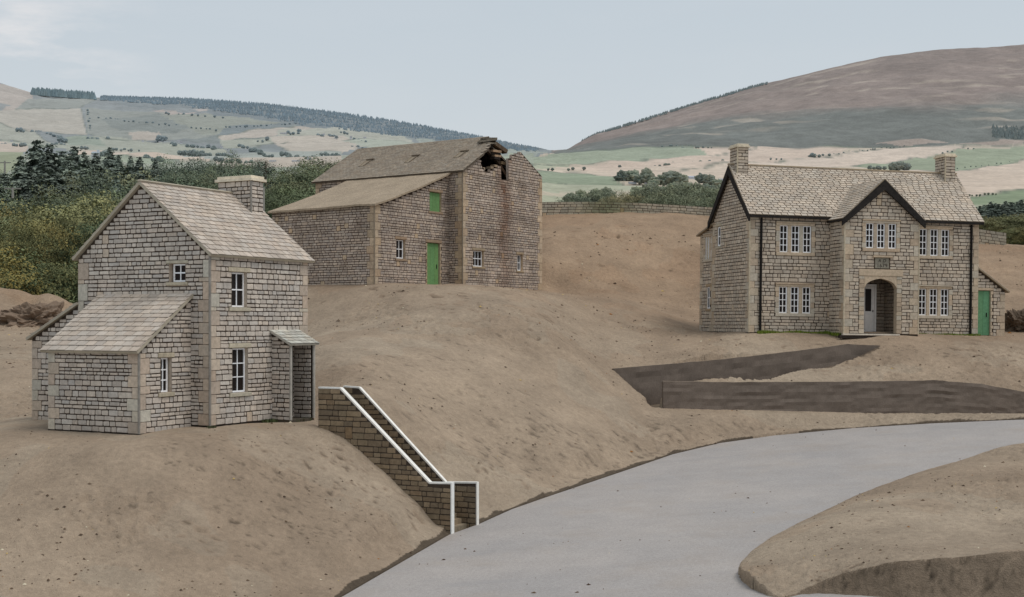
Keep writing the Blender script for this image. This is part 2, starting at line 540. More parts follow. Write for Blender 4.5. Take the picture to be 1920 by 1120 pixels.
def chimney(parent, style, x0, x1, y0, y1, z0, z1, capcol=lin(216, 205, 184), bead=None, cap_e=.08):
    k = None
    mb = MB()
    o = None
    parts = []
    frs = [(Frame((x0, y0), (1, 0)), x1 - x0), (Frame((x1, y0), (0, 1)), y1 - y0), (Frame((x1, y1), (-1, 0)), x1 - x0), (Frame((x0, y1), (0, -1)), y1 - y0)]
    main = None
    for i, (fr, L) in enumerate(frs):
        w = wall('chimney' if main is None else 'chimney_face', main or parent, fr, [(0, z0), (L, z0), (L, z1), (0, z1)], style, thick=.02)
        if main is None: main = w
    cap = MB()
    e = cap_e
    cap.box((x0 - e, y0 - e, z1 + .002), (x1 + e, y1 + e, z1 + .085), jit(capcol, .04))
    cap.box((x0 - e * .3, y0 - e * .3, z1 + .085), (x1 + e * .3, y1 + e * .3, z1 + .17), jit(capcol, .04))
    cap.box((x0 + .12, y0 + .12, z1 + .17), (x1 - .12, y1 - .12, z1 + .18), lin(60, 54, 48))
    c = cap.build('chimney_cap', MAT_STONE, main)
    bev = c.modifiers.new('bevel', 'BEVEL'); bev.width = .03; bev.segments = 2
    if bead: post('corner_bead', main, x0 - .012, y0 - .012, z0, z1, .035, bead, MAT_STONE)
    return main


def door_planks(parent, fr, u0, u1, v0, v1, rec, col, n=3, name='door', handle=True):
    mb = MB(); w = (u1 - u0) / n
    for i in range(n):
        a, b = u0 + i * w + .005, u0 + (i + 1) * w - .005
        p = [fr.p(a, v0, -rec), fr.p(b, v0, -rec), fr.p(b, v0, -rec - .05), fr.p(a, v0, -rec - .05)]
        q = [x + Vector((0, 0, v1 - v0)) for x in p]
        mb.hexa([p[3], p[2], p[1], p[0], q[3], q[2], q[1], q[0]], jit(col, .07))
    mb.face([fr.p(u0, v0, -rec - .02), fr.p(u1, v0, -rec - .02), fr.p(u1, v1, -rec - .02), fr.p(u0, v1, -rec - .02)], lin(46, 62, 42))
    d = mb.build(name, MAT_DOOR, parent)
    if handle:
        hb = MB(); uc = u1 - .16; vc = v0 + (v1 - v0) * .46
        hb.bar(fr.p(uc, vc - .1, -rec + .015), fr.p(uc, vc + .1, -rec + .015), .035, .03, lin(30, 28, 26), up=tuple(fr.n))
        hb.build('handle', MAT_DARK, d)
    return d


BEAD = lin(138, 132, 124)

# ================================================================== COTTAGE
def build_cottage():
    H = thing('stone_cottage', 'two storey stone cottage nearest the camera with lean-to, porch and one big chimney', 'cottage', at(393.5, 799, 36), math.radians(62))
    L, W, E, A = 4.42, 4.98, 4.70, 6.76
    fr = Frame((0, 0), (1, 0)); fg = Frame((0, W), (0, -1)); fb = Frame((L, W), (-1, 0)); fe = Frame((L, 0), (0, 1))
    ops = [dict(u0=.90, u1=1.56, v0=3.28, v1=4.28, le=(.14, .13, .11)), dict(u0=.93, u1=1.60, v0=.86, v1=2.13, le=(.14, .13, .11)),
           dict(u0=2.98, u1=3.66, v0=0.05, v1=2.05, m=(.05, .05, 0, .05))]
    wall('front_wall', H, fr, [(0, 0), (L, 0), (L, E), (0, E)], 'cottage', ops, (True, True))
    w = sash(H, fr, .92, 1.55, 3.29, 4.27, 2, 2, fw=.042, bw=.028); lintel_sill(w, fr, .90, 1.56, 3.28, 4.28, .14)
    w = sash(H, fr, .95, 1.59, .87, 2.12, 2, 3, fw=.042, bw=.028); lintel_sill(w, fr, .93, 1.60, .86, 2.13, .14)
    gu = lambda y: W - y
    ops = [dict(u0=gu(1.47), u1=gu(.87), v0=3.98, v1=4.50, le=(.1, .09, .09))]
    wall('gable_wall', H, fg, [(0, 0), (W, 0), (W, E), (W / 2, A), (0, E)], 'cottage', ops, (True, True), qtop=E - .02)
    w = sash(H, fg, gu(1.40), gu(.88), 3.99, 4.49, 2, 2, fw=.042, bw=.028); lintel_sill(w, fg, gu(1.47), gu(.87), 3.98, 4.50, .1, .09, .09)
    wall('rear_wall', H, fb, [(0, 0), (L, 0), (L, E), (0, E)], 'cottage', stones=False)
    wall('far_gable_wall', H, fe, [(0, 0), (W, 0), (W, E), (W / 2, A), (0, E)], 'cottage', quoins=(True, True), qtop=E)
    cs = [lin(186, 173, 159), lin(180, 167, 154), lin(191, 178, 164)]
    rise = A + .10 - (E + .02); run = W / 2 + .15
    S = math.hypot(rise, run); ch = lin(170, 160, 142)
    z0 = E + .02 - .0
    roof('front_roof', H, (-.12, -.15, z0), (1, 0, 0), (0, run, rise), L + .30, S, cs, .22, .30, edge=ch, base=lin(108, 97, 86))
    roof('rear_roof', H, (L + .18, W + .15, z0), (-1, 0, 0), (0, -run, rise), L + .30, S - .05, cs, .22, .30, edge=ch, base=lin(108, 97, 86))
    rb = MB(); rb.bar((-.13, W / 2, A + .12), (L + .19, W / 2, A + .12), .16, .06, lin(176, 166, 148)); r = rb.build('ridge_tiles', MAT_SLATE, H)
    r.modifiers.new('bevel', 'BEVEL').width = .025
    post('corner_bead', H, -.012, -.012, 0, E, .038, BEAD, MAT_STONE)
    chimney(H, 'cottage', 3.86, 4.44, 1.72, 3.02, 5.6, 7.22, bead=BEAD)
    # lean-to against the gable
    x0, ya, yb, lz, tz = -2.0, .68, 4.02, 2.10, 3.60
    ff = Frame((x0, yb), (0, -1)); fs = Frame((x0, ya), (1, 0)); fo = Frame((0, yb), (-1, 0))
    d = yb - ya
    wall('lean_to_front_wall', H, ff, [(0, -.1), (d, -.1), (d, lz), (0, lz)], 'cottage', quoins=(True, True), thick=.1)
    ops = [dict(u0=.80, u1=1.22, v0=.95, v1=1.90, le=(.1, .13, .11))]
    wall('lean_to_side_wall', H, fs, [(0, -.1), (2.0, -.1), (2.0, tz - .05), (0, lz)], 'cottage', ops, (True, False), qtop=lz, thick=.1)
    w = sash(H, fs, .81, 1.17, .96, 1.89, 2, 3, fw=.04, bw=.03); lintel_sill(w, fs, .80, 1.22, .95, 1.90, .1)
    wall('lean_to_back_wall', H, fo, [(0, -.1), (2.0, -.1), (2.0, lz), (0, tz - .05)], 'cottage', stones=False, thick=.1)
    rr = Vector((2.2, 0, 3.69 - 2.10))
    roof('lean_to_roof', H, (-2.18, yb + .14, 2.08), (0, -1, 0), rr, d + .24, rr.length, cs, .235, .34, edge=ch, base=lin(108, 97, 86))
    post('corner_bead', H, x0 - .012, ya - .012, -.1, lz, .036, BEAD, MAT_STONE)
    # outshot behind, its end wall in line with the gable
    fq = Frame((0.03, 6.92), (0, -1)); w_ = 6.92 - W
    wall('outshot_wall', H, fq, [(0, -.1), (w_, -.1), (w_, 3.34), (0, 2.36)], 'cottage', quoins=(True, False), qtop=2.3)
    fq2 = Frame((3.4, 6.92), (-1, 0)); wall('outshot_rear_wall', H, fq2, [(0, -.1), (3.37, -.1), (3.37, 2.36), (0, 2.36)], 'cottage', stones=False)
    fq3 = Frame((3.4, W), (0, 1)); wall('outshot_far_wall', H, fq3, [(0, -.1), (w_, -.1), (w_, 2.36), (0, 3.34)], 'cottage', stones=False)
    rr = Vector((0, -(w_ + .16), 3.44 - 2.38))
    roof('outshot_roof', H, (3.5, 7.08, 2.38), (-1, 0, 0), rr, 3.58, rr.length, cs, .22, .3, edge=ch, base=lin(108, 97, 86))
    # porch
    px0, px1, pd = 2.70, 3.86, .66
    fp = Frame((px0, 0), (0, -1)); 
    wall('porch_wall', H, fp, [(0, 0), (pd, 0), (pd, 2.18), (0, 2.58)], 'cottage', thick=.1)
    fi = Frame((px1, -pd), (0, 1)); wall('porch_wall', H, fi, [(0, 0), (pd, 0), (pd, 2.58), (0, 2.18)], 'cottage', thick=.1, seed=2)
    fi2 = Frame((px1 - .11, 0), (0, -1)); wall('porch_inner_wall', H, fi2, [(0, 0), (pd - .02, 0), (pd - .02, 2.2), (0, 2.56)], 'cottage', thick=.02, seed=3)
    rr = Vector((0, .80, .42))
    roof('porch_roof', H, (px0 - .12, -pd - .12, 2.22), (1, 0, 0), rr, px1 - px0 + .24, rr.length, [lin(190, 186, 174), lin(178, 172, 160), lin(198, 194, 182)], .2, .3, thick=.05, edge=lin(176, 170, 158), base=lin(108, 97, 86))
    for x in (px0 + .02, px1 - .03): post('porch_post', H, x, -pd - .02, 0, 2.2, .045, lin(168, 162, 152), MAT_STONE)
    dd = door_planks(H, fr, 2.98, 3.66, .05, 2.05, .10, lin(70, 60, 50), 4)
    wall_h = MB(); wall_h.box((-.012, -.012, -.2), (L + .012, W, -.001), lin(40, 34, 30)); wall_h.box((x0 - .012, ya - .012, -.3), (-.02, yb, -.101), lin(40, 34, 30)); wall_h.box((px0, -pd, -.2), (px1, -.02, -.002), lin(80, 72, 62)); wall_h.build('shadow_plinth', MAT_STONE, H)  # dark base strips painted in as the shade under the walls
    # moss at the foot
    return H


# ================================================================== BARN
def build_barn():
    H = thing('ruined_barn', 'long dark stone barn with green doors and a collapsed roof corner', 'barn', at(867, 536.6, 64), math.radians(56.6))
    W, L, E, A = 7.33, 9.55, 5.68, 7.80
    fg = Frame((0, 0), (1, 0))
    poly = [(0, -.05), (7.33, -.05), (7.33, 6.05), (5.45, 7.03), (5.3, 7.12), (5.12, 7.13), (5.08, 7.02), (4.78, 7.02), (4.75, 6.9), (4.4, 6.92), (4.36, 6.72), (4.06, 6.68), (4.08, 5.56), (3.42, 5.55),
            (3.38, 6.20), (3.1, 6.22), (3.06, 6.05), (2.75, 6.05), (2.7, 5.9), (2.4, 5.96), (2.36, 5.8), (1.92, 5.82), (1.88, 5.96), (1.66, 5.98), (1.68, 6.12), (1.52, 6.15), (1.70, 6.3), (1.50, 6.35), (1.38, 6.44), (0, 5.72)]
    ops = [dict(u0=.90, u1=1.84, v0=1.0, v1=1.80, le=(.1, .12, .1)), dict(u0=4.90, u1=5.42, v0=.92, v1=1.76, le=(.1, .12, .1))]
    def stain_shade(u, v):  # rusty stain running down below the broken gable
        k = max(0, 1 - abs(u - 3.7 - .15 * math.sin(v * 2)) / .85) * (.45 + .55 * min(1, v / 4.0))
        k *= random.uniform(.6, 1.1)
        b = .22 * max(0, 1 - v / 1.0) if False else 0
        return (1 - .52 * k, 1 - .66 * k, 1 - .72 * k)
    wall('gable_wall', H, fg, poly, 'barn', ops, (True, True), qtop=(5.6, 5.9), thick=.14, edges=lambda a, b: max(a[1], b[1]) > 5.5 and min(a[1], b[1]) > 5.4, stain_shade=stain_shade)
    for (a, b, c, d, cols) in [(.92, 1.80, 1.01, 1.79, 3), (4.92, 5.36, .93, 1.75, 2)]:
        w = sash(H, fg, a, b, c, d, cols, 2, rec=.1, fw=.04, bw=.028); lintel_sill(w, fg, a - .02, b + .04, c - .01, d + .01, .1, .12, .1, col=lin(160, 142, 118))
    fl = Frame((0, L), (0, -1))
    wall('long_wall', H, fl, [(0, -.05), (L, -.05), (L, E), (0, E)], 'barn', quoins=(True, True), thick=.34)
    wall('far_gable_wall', H, Frame((W, L), (-1, 0)), [(0, 0), (W, 0), (W, E - .08), (W / 2, A - .1), (0, 5.9)], 'barn', stones=False, thick=.2)
    wall('right_wall', H, Frame((W, 0), (0, 1)), [(0, -.05), (L, -.05), (L, 6.05), (0, 6.05)], 'barn', thick=.34, quoins=(True, True))
    bs = [lin(150, 137, 121), lin(144, 131, 116), lin(156, 143, 127)]
    run, rise = 3.66 + .17, 7.84 - 5.64
    S = math.hypot(run, rise); cs_ = run / S
    sx = lambda x: (x + .17) / cs_
    yy = lambda y: 9.72 - y        # along the eave from the far end to the near end
    ol = [(yy(9.72), 0), (yy(-.15), 0), (yy(-.15), sx(1.62)), (yy(-.06), sx(1.75)), (yy(-.08), sx(2.1)), (yy(.05), sx(2.3)), (yy(.12), sx(2.62)), (yy(.34), sx(2.66)), (yy(.45), sx(2.85)), (yy(.74), sx(2.9)), (yy(.8), sx(3.1)), (yy(.95), sx(3.2)), (yy(.92), sx(3.66)), (yy(9.72), sx(3.66))]
    roof('front_roof', H, (-.17, 9.72, 5.64), (0, -1, 0), (run, 0, rise), 9.87, S, bs, .17, .24, thick=.09, outline=ol, mat=MAT_BARN_ROOF, edge=lin(92, 82, 70), base=lin(72, 63, 54), lift=.018, var=.06, gap=.02)
    rr = Vector((-(W + .17 - 3.66), 0, 7.84 - 5.96))
    roof('rear_roof', H, (W + .17, 1.25, 5.96), (0, 1, 0), rr, 8.47, rr.length, bs, .2, .3, thick=.09, mat=MAT_BARN_ROOF, edge=lin(92, 82, 70))
    # skylights in the front slope
    n = Vector((rise, 0, -run)).normalized() * -1; ds = Vector((run, 0, rise)).normalized()
    for y0, y1, xa, xb in [(7.63, 7.50, 1.25, 1.95), (4.57, 4.44, 1.25, 1.95), (1.49, 1.36, 1.35, 1.98)]:
        o = Vector((-.17, 0, 5.64)); mb = MB(); c = lin(138, 124, 106)
        P = lambda x, y, h: o + ds * sx(x) + Vector((0, y, 0)) + n * h
        ym = (y0 + y1) / 2
        mb.bar(P(xa, ym + .05, .03), P(xb, ym + .05, .03), .05, .06, c, up=tuple(n)); mb.bar(P(xa, ym - .26, .03), P(xb, ym - .26, .03), .05, .06, lin(110, 98, 84), up=tuple(n))
        mb.bar(P(xb, ym + .10, .07), P(xb, ym - .40, .07), .12, .05, lin(100, 88, 74), up=tuple(n))
        k = mb.build('skylight', MAT_BARN_ROOF, H)
        g = MB(); g.face([P(xa, ym + .05, .036), P(xa, ym - .26, .036), P(xb, ym - .26, .036), P(xb, ym + .05, .036)], lin(140, 127, 109)); g.build('pane', MAT_BARN_ROOF, k)
    post('corner_bead', H, -.012, -.012, 0, 5.65, .035, lin(128, 116, 100), MAT_STONE)
    # broken timbers and slates at the fallen corner
    T = lambda p, q, w, h, c, nm: (lambda mb: (mb.bar(p, q, w, h, c), mb.build(nm, MAT_DARK, H)))(MB())
    br, dk, ol_ = lin(94, 78, 62), lin(48, 39, 33), lin(166, 138, 110)
    gy = lin(112, 104, 92)
    T((2.75, .95, 7.44), (3.45, .35, 7.60), .5, .10, gy, 'fallen_slate'); T((2.95, .9, 7.62), (3.6, .45, 7.66), .40, .10, lin(98, 90, 78), 'fallen_slate')
    T((2.72, .5, 7.34), (3.5, .5, 7.42), .3, .08, lin(122, 112, 98), 'fallen_slate')
    T((3.45, .55, 7.44), (4.3, .35, 7.06), .36, .2, br, 'broken_beam'); T((3.62, .75, 7.52), (4.42, .5, 7.18), .3, .14, lin(122, 98, 70), 'broken_beam')
    T((3.2, .55, 7.3), (3.6, 1.1, 7.1), .34, .3, dk, 'broken_beam')
    for i, (x, z, c, w) in enumerate([(3.1, 6.99, ol_, .74), (3.12, 6.87, dk, .82), (3.26, 6.75, ol_, .56), (3.46, 6.62, dk, .42), (3.2, 6.64, dk, .5)]):
        T((x, .42 + .1 * (i % 2), z), (x + w, .42 + .1 * (i % 2), z + .03), .3, .11 if c != dk else .13, c, 'broken_plank')
    T((2.75, .5, 7.08), (4.05, .5, 6.40), .16, .16, lin(70, 57, 46), 'rafter'); T((3.5, .8, 7.2), (5.2, .8, 5.75), .14, .16, lin(84, 64, 48), 'rafter')
    T((3.9, .4, 6.47), (4.4, .38, 6.45), .17, .15, lin(110, 92, 70), 'broken_beam')
    T((3.62, 1.2, 7.68), (3.62, 9.4, 7.68), .14, .2, dk, 'ridge_beam')
    for y in (1.5, 3.2): T((.2, y, 5.7), (3.6, y, 7.6), .12, .14, dk, 'rafter'); T((7.2, y, 5.9), (3.7, y, 7.6), .12, .14, dk, 'rafter')
    for (x, z) in [(2.5, 6.0), (2.85, 6.12), (1.75, 5.88)]:
        slab('loose_stone', H, fg, x, x + .26, z, z + .12, -.3, -.02, jit(lin(150, 132, 110), .1), MAT_BARN)
    # lean-to
    x0, ya, yb, lz, tz = -5.79, .79, 7.16, 3.62, 5.58
    fe = Frame((x0, ya), (1, 0)); ff = Frame((x0, yb), (0, -1)); d = -x0
    U = lambda x: x - x0
    ops = [dict(u0=U(-4.2), u1=U(-3.53), v0=1.2, v1=2.1, le=(.1, .13, .11)), dict(u0=U(-1.82), u1=U(-.78), v0=-.03, v1=2.07, m=(.12, .12, 0, .16), jamb=True), dict(u0=U(-1.62), u1=U(-.68), v0=3.6, v1=4.54, le=(.1, .13, .11))]
    def st2(u, v):  # stones get darker towards the main wall
        k = max(0, 1 - (d - u) / 1.1) * .35; return (1 - k, 1 - k, 1 - k)
    wall('lean_to_end_wall', H, fe, [(0, -.05), (d, -.05), (d, tz - .04), (d * .75, 4.95), (d * .5, 4.44), (d * .25, 3.98), (0, 3.54)], 'barn', ops, (True, False), qtop=lz, stain_shade=st2)
    w = sash(H, fe, U(-4.18), U(-3.58), 1.22, 2.08, 2, 2, fw=.04, bw=.028); lintel_sill(w, fe, U(-4.2), U(-3.53), 1.2, 2.1, .1, .13, .11, col=lin(152, 130, 108))
    G = lin(104, 142, 90)
    dd = door_planks(H, fe, U(-1.8), U(-.8), 0, 2.05, .08, G, 3); slab('lintel', dd, fe, U(-1.95), U(-.66), 2.075, 2.22, -.01, .035, lin(152, 130, 108))
    dd = door_planks(H, fe, U(-1.60), U(-.7), 3.61, 4.52, .08, G, 3, 'hatch', False); slab('lintel', dd, fe, U(-1.72), U(-.58), 4.545, 4.67, -.01, .035, lin(152, 130, 108)); slab('sill', dd, fe, U(-1.72), U(-.58), 3.49, 3.598, -.06, .05, lin(152, 130, 108))
    def st3(u, v):  # stones get darker at the top and towards the far end
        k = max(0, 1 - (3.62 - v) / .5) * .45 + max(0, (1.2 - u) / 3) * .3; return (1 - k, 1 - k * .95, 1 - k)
    wall('lean_to_front_wall', H, ff, [(0, -.05), (yb - ya, -.05), (yb - ya, lz), (0, lz)], 'barn', quoins=(False, True), stain_shade=st3)
    wall('lean_to_far_wall', H, Frame((0, yb), (-1, 0)), [(0, -.05), (d, -.05), (d, lz - .1), (d * .5, 4.40), (0, tz - .1)], 'barn', stones=False)
    post('corner_bead', H, x0 - .012, ya - .012, -.05, lz, .04, lin(140, 126, 108), MAT_STONE)
    # sagging felt roof of the lean-to
    mb = MB(); nu, nv = 40, 30
    y0, y1 = yb + .14, ya - .16
    def Pz(i, j, off=0):
        t, s = i / nu, j / nv
        x = -5.95 + s * (5.95 + .02); y = y0 + t * (y1 - y0)
        z = 3.60 + s * (5.64 - 3.60) - .10 * math.sin(math.pi * s) * (.6 + .4 * math.sin(2.2 * t + .6)) - .03 * math.sin(5 * t + 1) * (1 - s)
        z += noise.noise((x * .9, y * .9, 3)) * .03
        return Vector((x, y, z + off))
    vs = [Pz(i, j) for i in range(nu + 1) for j in range(nv + 1)] + [Pz(i, j, -.09) for i in range(nu + 1) for j in range(nv + 1)]
    M = (nu + 1) * (nv + 1); fs = []; a = lambda i, j: i * (nv + 1) + j
    for i in range(nu):
        for j in range(nv):
            fs += [(a(i, j), a(i + 1, j), a(i + 1, j + 1), a(i, j + 1)), (M + a(i, j + 1), M + a(i + 1, j + 1), M + a(i + 1, j), M + a(i, j))]
    for i in range(nu):
        fs += [(a(i + 1, 0), a(i, 0), M + a(i, 0), M + a(i + 1, 0)), (a(i, nv), a(i + 1, nv), M + a(i + 1, nv), M + a(i, nv))]
    for j in range(nv):
        fs += [(a(0, j), a(0, j + 1), M + a(0, j + 1), M + a(0, j)), (a(nu, j + 1), a(nu, j), M + a(nu, j), M + a(nu, j + 1))]
    mb.idx(vs, fs, lin(158, 141, 120))
    mb.build('lean_to_roof', MAT_FELT, H)
    pl = MB(); pl.box((x0 - .03, ya + .02, -.15), (0, yb, -.052), lin(44, 37, 31)); pl.box((0, .02, -.15), (W, L, -.053), lin(44, 37, 31)); pl.build('shadow_plinth', MAT_STONE, H)  # dark strip below the barn walls, coloured as base shadow
    return H


# ================================================================== MANOR
def build_manor():
    H = thing('stone_manor', 'large gabled stone manor house with black bargeboards, twin chimneys and arched doorway', 'manor house', at(1404, 623.4, 58), math.radians(13))
    H.rotation_euler = (0, math.radians(.75), math.radians(13))
    L, D, E, A = 11.35, 4.42, 5.20, 7.60
    fr = Frame((0, 0), (1, 0)); fg = Frame((0, D), (0, -1))
    K = -1.4; a0, a1 = 3.87, 7.47
    def triple(frm, parent, x0, x1, v0, v1, ml=.17):
        """stone mullioned window of three lights: the surround, three casements and panes"""
        mb = MB(); b = .17; dress = STY['manor']['quoin']
        def bk(u0, u1, w0, w1, o1, o0=-.1): 
            p = [frm.p(u0, w0, o0), frm.p(u1, w0, o0), frm.p(u1, w0, o1), frm.p(u0, w0, o1)]
            q = [frm.p(u0, w1, o0), frm.p(u1, w1, o0), frm.p(u1, w1, o1), frm.p(u0, w1, o1)]
            mb.hexa([p[3], p[2], p[1], p[0], q[3], q[2], q[1], q[0]], jit(random.choice(dress), .05))
        bk(x0 - b, x1 + b, v0 - .15, v0 - .002, .05); bk(x0 - b, x1 + b, v1 + .002, v1 + .11, .034); bk(x0 - b * 1.1, x1 + b * 1.1, v1 + .11, v1 + .17, .075)
        k = 0; v = v0
        while v < v1 - .02:
            w = min(v + .24, v1); e = .03 if k % 2 else 0
            bk(x0 - b - .03 + e, x0, v, w - .006, .03); bk(x1, x1 + b + .03 - e, v, w - .006, .03); v = w; k += 1
        lw = (x1 - x0 - 2 * ml) / 3
        lights = []
        for i in range(3):
            u = x0 + i * (lw + ml); lights.append((u, u + lw))
            if i < 2: bk(u + lw, u + lw + ml, v0, v1, .012)
        w = mb.build('window', MAT_STONE, parent)
        bv = w.modifiers.new('bevel', 'BEVEL'); bv.width = .014; bv.segments = 1
        for (u, u2) in lights: casement(frm, w, u, u2, v0, v1)
        return w
    def casement(frm, w, u0, u1, v0, v1, cols=2, rows=4):
        mb = MB(); rec = .035; t = .04; fw = .046; bw = .034
        def bx(a, b, c, d, o0, o1):
            p = [frm.p(a, c, o0), frm.p(b, c, o0), frm.p(b, c, o1), frm.p(a, c, o1), frm.p(a, d, o0), frm.p(b, d, o0), frm.p(b, d, o1), frm.p(a, d, o1)]
            mb.hexa([p[3], p[2], p[1], p[0], p[7], p[6], p[5], p[4]], jit(WHITE, .03))
        o0, o1 = -rec, -rec - t
        bx(u0, u0 + fw, v0, v1, o0, o1); bx(u1 - fw, u1, v0, v1, o0, o1); bx(u0 + fw, u1 - fw, v0, v0 + fw, o0, o1); bx(u0 + fw, u1 - fw, v1 - fw * .8, v1, o0, o1)
        for i in range(1, cols):
            u = u0 + fw + (u1 - u0 - 2 * fw) * i / cols; bx(u - bw / 2, u + bw / 2, v0 + fw, v1 - fw * .8, o0 - .003, o1)
        for j in range(1, rows):
            v = v0 + fw + (v1 - v0 - 1.8 * fw) * j / rows; bx(u0 + fw, u1 - fw, v - bw / 2, v + bw / 2, o0 - .001, o1 - .002)
        mb.build('casement', MAT_PAINT, w)
        g = MB(); g.face([frm.p(u0, v0, -rec - .03), frm.p(u1, v0, -rec - .03), frm.p(u1, v1, -rec - .03), frm.p(u0, v1, -rec - .03)], (0, 0, 0, 1)); g.build('pane', MAT_GLASS, w)
    mar = (.20, .20, .15, .175)
    wins = [(1.42, 2.95, 3.60, 4.80), (1.42, 2.95, .88, 2.06), (8.31, 9.84, 3.62, 4.84), (8.31, 9.84, .88, 2.10)]
    ops = [dict(u0=a, u1=b, v0=c, v1=d, m=mar) for a, b, c, d in wins]
    wall('front_wall', H, fr, [(0, 0), (L, 0), (L, E), (0, E)], 'manor', ops, (True, True))
    for a, b, c, d in wins: triple(fr, H, a, b, c, d)
    gu = lambda y: D - y
    ops = [dict(u0=gu(3.84), u1=gu(3.44), v0=4.02, v1=4.96, le=(.1, .13, .11))]
    wall('gable_wall', H, fg, [(0, 0), (D, 0), (D, E), (D / 2, A), (0, E)], 'manor', ops, (True, True), qtop=E, out=.005)
    w = sash(H, fg, gu(3.80), gu(3.48), 4.04, 4.94, 1, 2, rec=.02, fw=.06, bw=.04); lintel_sill(w, fg, gu(3.84), gu(3.44), 4.02, 4.96, .1)
    # rear outshot in line with the gable
    R = 6.15; fo = Frame((.05, R), (0, -1)); ou = lambda y: R - y
    ops = [dict(u0=ou(5.55), u1=ou(4.62), v0=3.50, v1=4.60, m=(.17, .17, .15, .17)), dict(u0=ou(5.2), u1=ou(4.72), v0=1.1, v1=2.16, le=(.1, .13, .11))]
    wall('outshot_wall', H, fo, [(0, 0), (R - D, 0), (R - D, 5.08), (0, 4.72)], 'manor', ops, (True, True), qtop=4.7, out=.005)
    triple(fo, H, ou(5.52), ou(4.65), 3.51, 4.58, .13)
    w = sash(H, fo, ou(5.18), ou(4.74), 1.11, 2.15, 2, 2, rec=.02, fw=.045, bw=.03); lintel_sill(w, fo, ou(5.2), ou(4.72), 1.1, 2.16, .1, col=lin(170, 148, 120))
    wall('outshot_rear_wall', H, Frame((L - 2, R), (-1, 0)), [(0, 0), (L - 2.05, 0), (L - 2.05, 4.7), (0, 4.7)], 'manor', stones=False)
    wall('outshot_far_wall', H, Frame((L - 2, D), (0, 1)), [(0, 0), (R - D, 0), (R - D, 4.7), (0, 5.05)], 'manor', stones=False)
    wall('rear_wall', H, Frame((L, D), (-1, 0)), [(0, 0), (L, 0), (L, E), (0, E)], 'manor', stones=False)
    wall('far_gable_wall', H, Frame((L, 0), (0, 1)), [(0, 0), (D, 0), (D, E), (D / 2, A), (0, E)], 'manor', quoins=(True, True), qtop=E)
    cs = [lin(189, 175, 158), lin(183, 169, 153), lin(194, 180, 163)]; bs = lin(100, 85, 71); eg = lin(150, 134, 112)
    run, rise = D / 2 + .22, A + .12 - (E + .02); S = math.hypot(run, rise)
    roof('front_roof', H, (-.16, -.22, E + .02), (1, 0, 0), (0, run, rise), L + .32, S, cs, .175, .31, edge=eg, base=bs, gap=.04, lift=.03, var=.03)
    roof('rear_roof', H, (L + .16, D + .22, E + .02), (-1, 0, 0), (0, -run, rise), L + .32, S - .05, cs, .20, .34, edge=eg, base=bs)
    rr = Vector((0, -(R + .22 - D), .42)); roof('outshot_roof', H, (L - 1.9, R + .22, 4.72), (-1, 0, 0), rr, L - 1.9 + .10, rr.length, cs, .2, .34, edge=eg, base=bs)
    rb = MB(); rb.bar((-.17, D / 2, A + .13), (L + .17, D / 2, A + .13), .18, .05, lin(176, 158, 132)); rb.build('ridge_tiles', MAT_SLATE, H)
    bk = lin(40, 36, 33)
    def barge(x, w, ya, za, yb, zb, axis):     # a black board in the plane of a gable
        mb = MB()
        h = .30
        if axis == 'x': ptsf = [(x, ya, za), (x, yb, zb), (x, yb, zb - h * 1.4), (x, ya, za - h)]; dv = (w, 0, 0)
        else: ptsf = [(ya, x, za), (yb, x, zb), (yb, x, zb - h * 1.5), (ya, x, za - h)]; dv = (0, w, 0)
        mb.prism(ptsf, dv, bk); mb.build('bargeboard', MAT_DARK, H)
    m = D / 2
    barge(-.185, .09, -.24, E + .02, m, A + .06, 'x'); barge(-.185, .09, D + .24, E + .02, m + .001, A + .06, 'x')
    mb = MB(); mb.bar((-.1, -.20, E - .045), (a0 - .1, -.20, E - .045), .1, .10, bk); mb.build('gutter', MAT_DARK, H)
    mb = MB(); mb.bar((a1 + .1, -.20, E - .045), (L + .13, -.20, E - .045), .1, .10, bk); mb.build('gutter', MAT_DARK, H)
    post('corner_bead', H, -.012, -.012, 0, E, .035, lin(190, 176, 152), MAT_STONE)
    for x in (.51, 10.94): post('downpipe', H, x, -.07, 0, E - .1, .055, lin(30, 27, 25), MAT_DARK)
    # projecting entrance gable
    fp = Frame((a0, K), (1, 0)); w_ = a1 - a0; fs = Frame((a0, 0), (0, -1)); fz = Frame((a1, K), (0, 1))
    U = lambda x: x - a0
    x0, x1, sp, cr = U(4.83), U(6.40), 2.02, 2.46
    arch = [(x0, .02), (x1, .02), (x1, sp)]
    for i in range(1, 16):
        t = i / 16; xx = x1 + (x0 - x1) * t; q = abs(2 * t - 1)
        arch.append((xx, sp + (cr - sp) * (.72 * math.sqrt(max(0, 1 - q ** 2.6)) + .28 * (1 - q))))
    arch.append((x0, sp))
    pe, pa = 5.12, 6.76
    ops = [dict(u0=U(4.88), u1=U(6.36), v0=3.80, v1=4.90, m=(.20, .20, .15, .175)), dict(u0=x0, u1=x1, v0=.02, v1=cr, m=(.26, .26, 0, .42), arch=arch, deep=.22), dict(u0=U(5.33), u1=U(6.03), v0=2.9, v1=3.38, m=(.03, .03, .02, .1), deep=.05)]
    wall('entrance_wall', H, fp, [(0, 0), (w_, 0), (w_, pe), (w_ / 2, pa), (0, pe)], 'manor', ops, (True, True), qtop=5.0, thick=.22)
    # dressed stones around the arch
    mb = MB(); dress = STY['manor']['quoin']; v = .02; k = 0
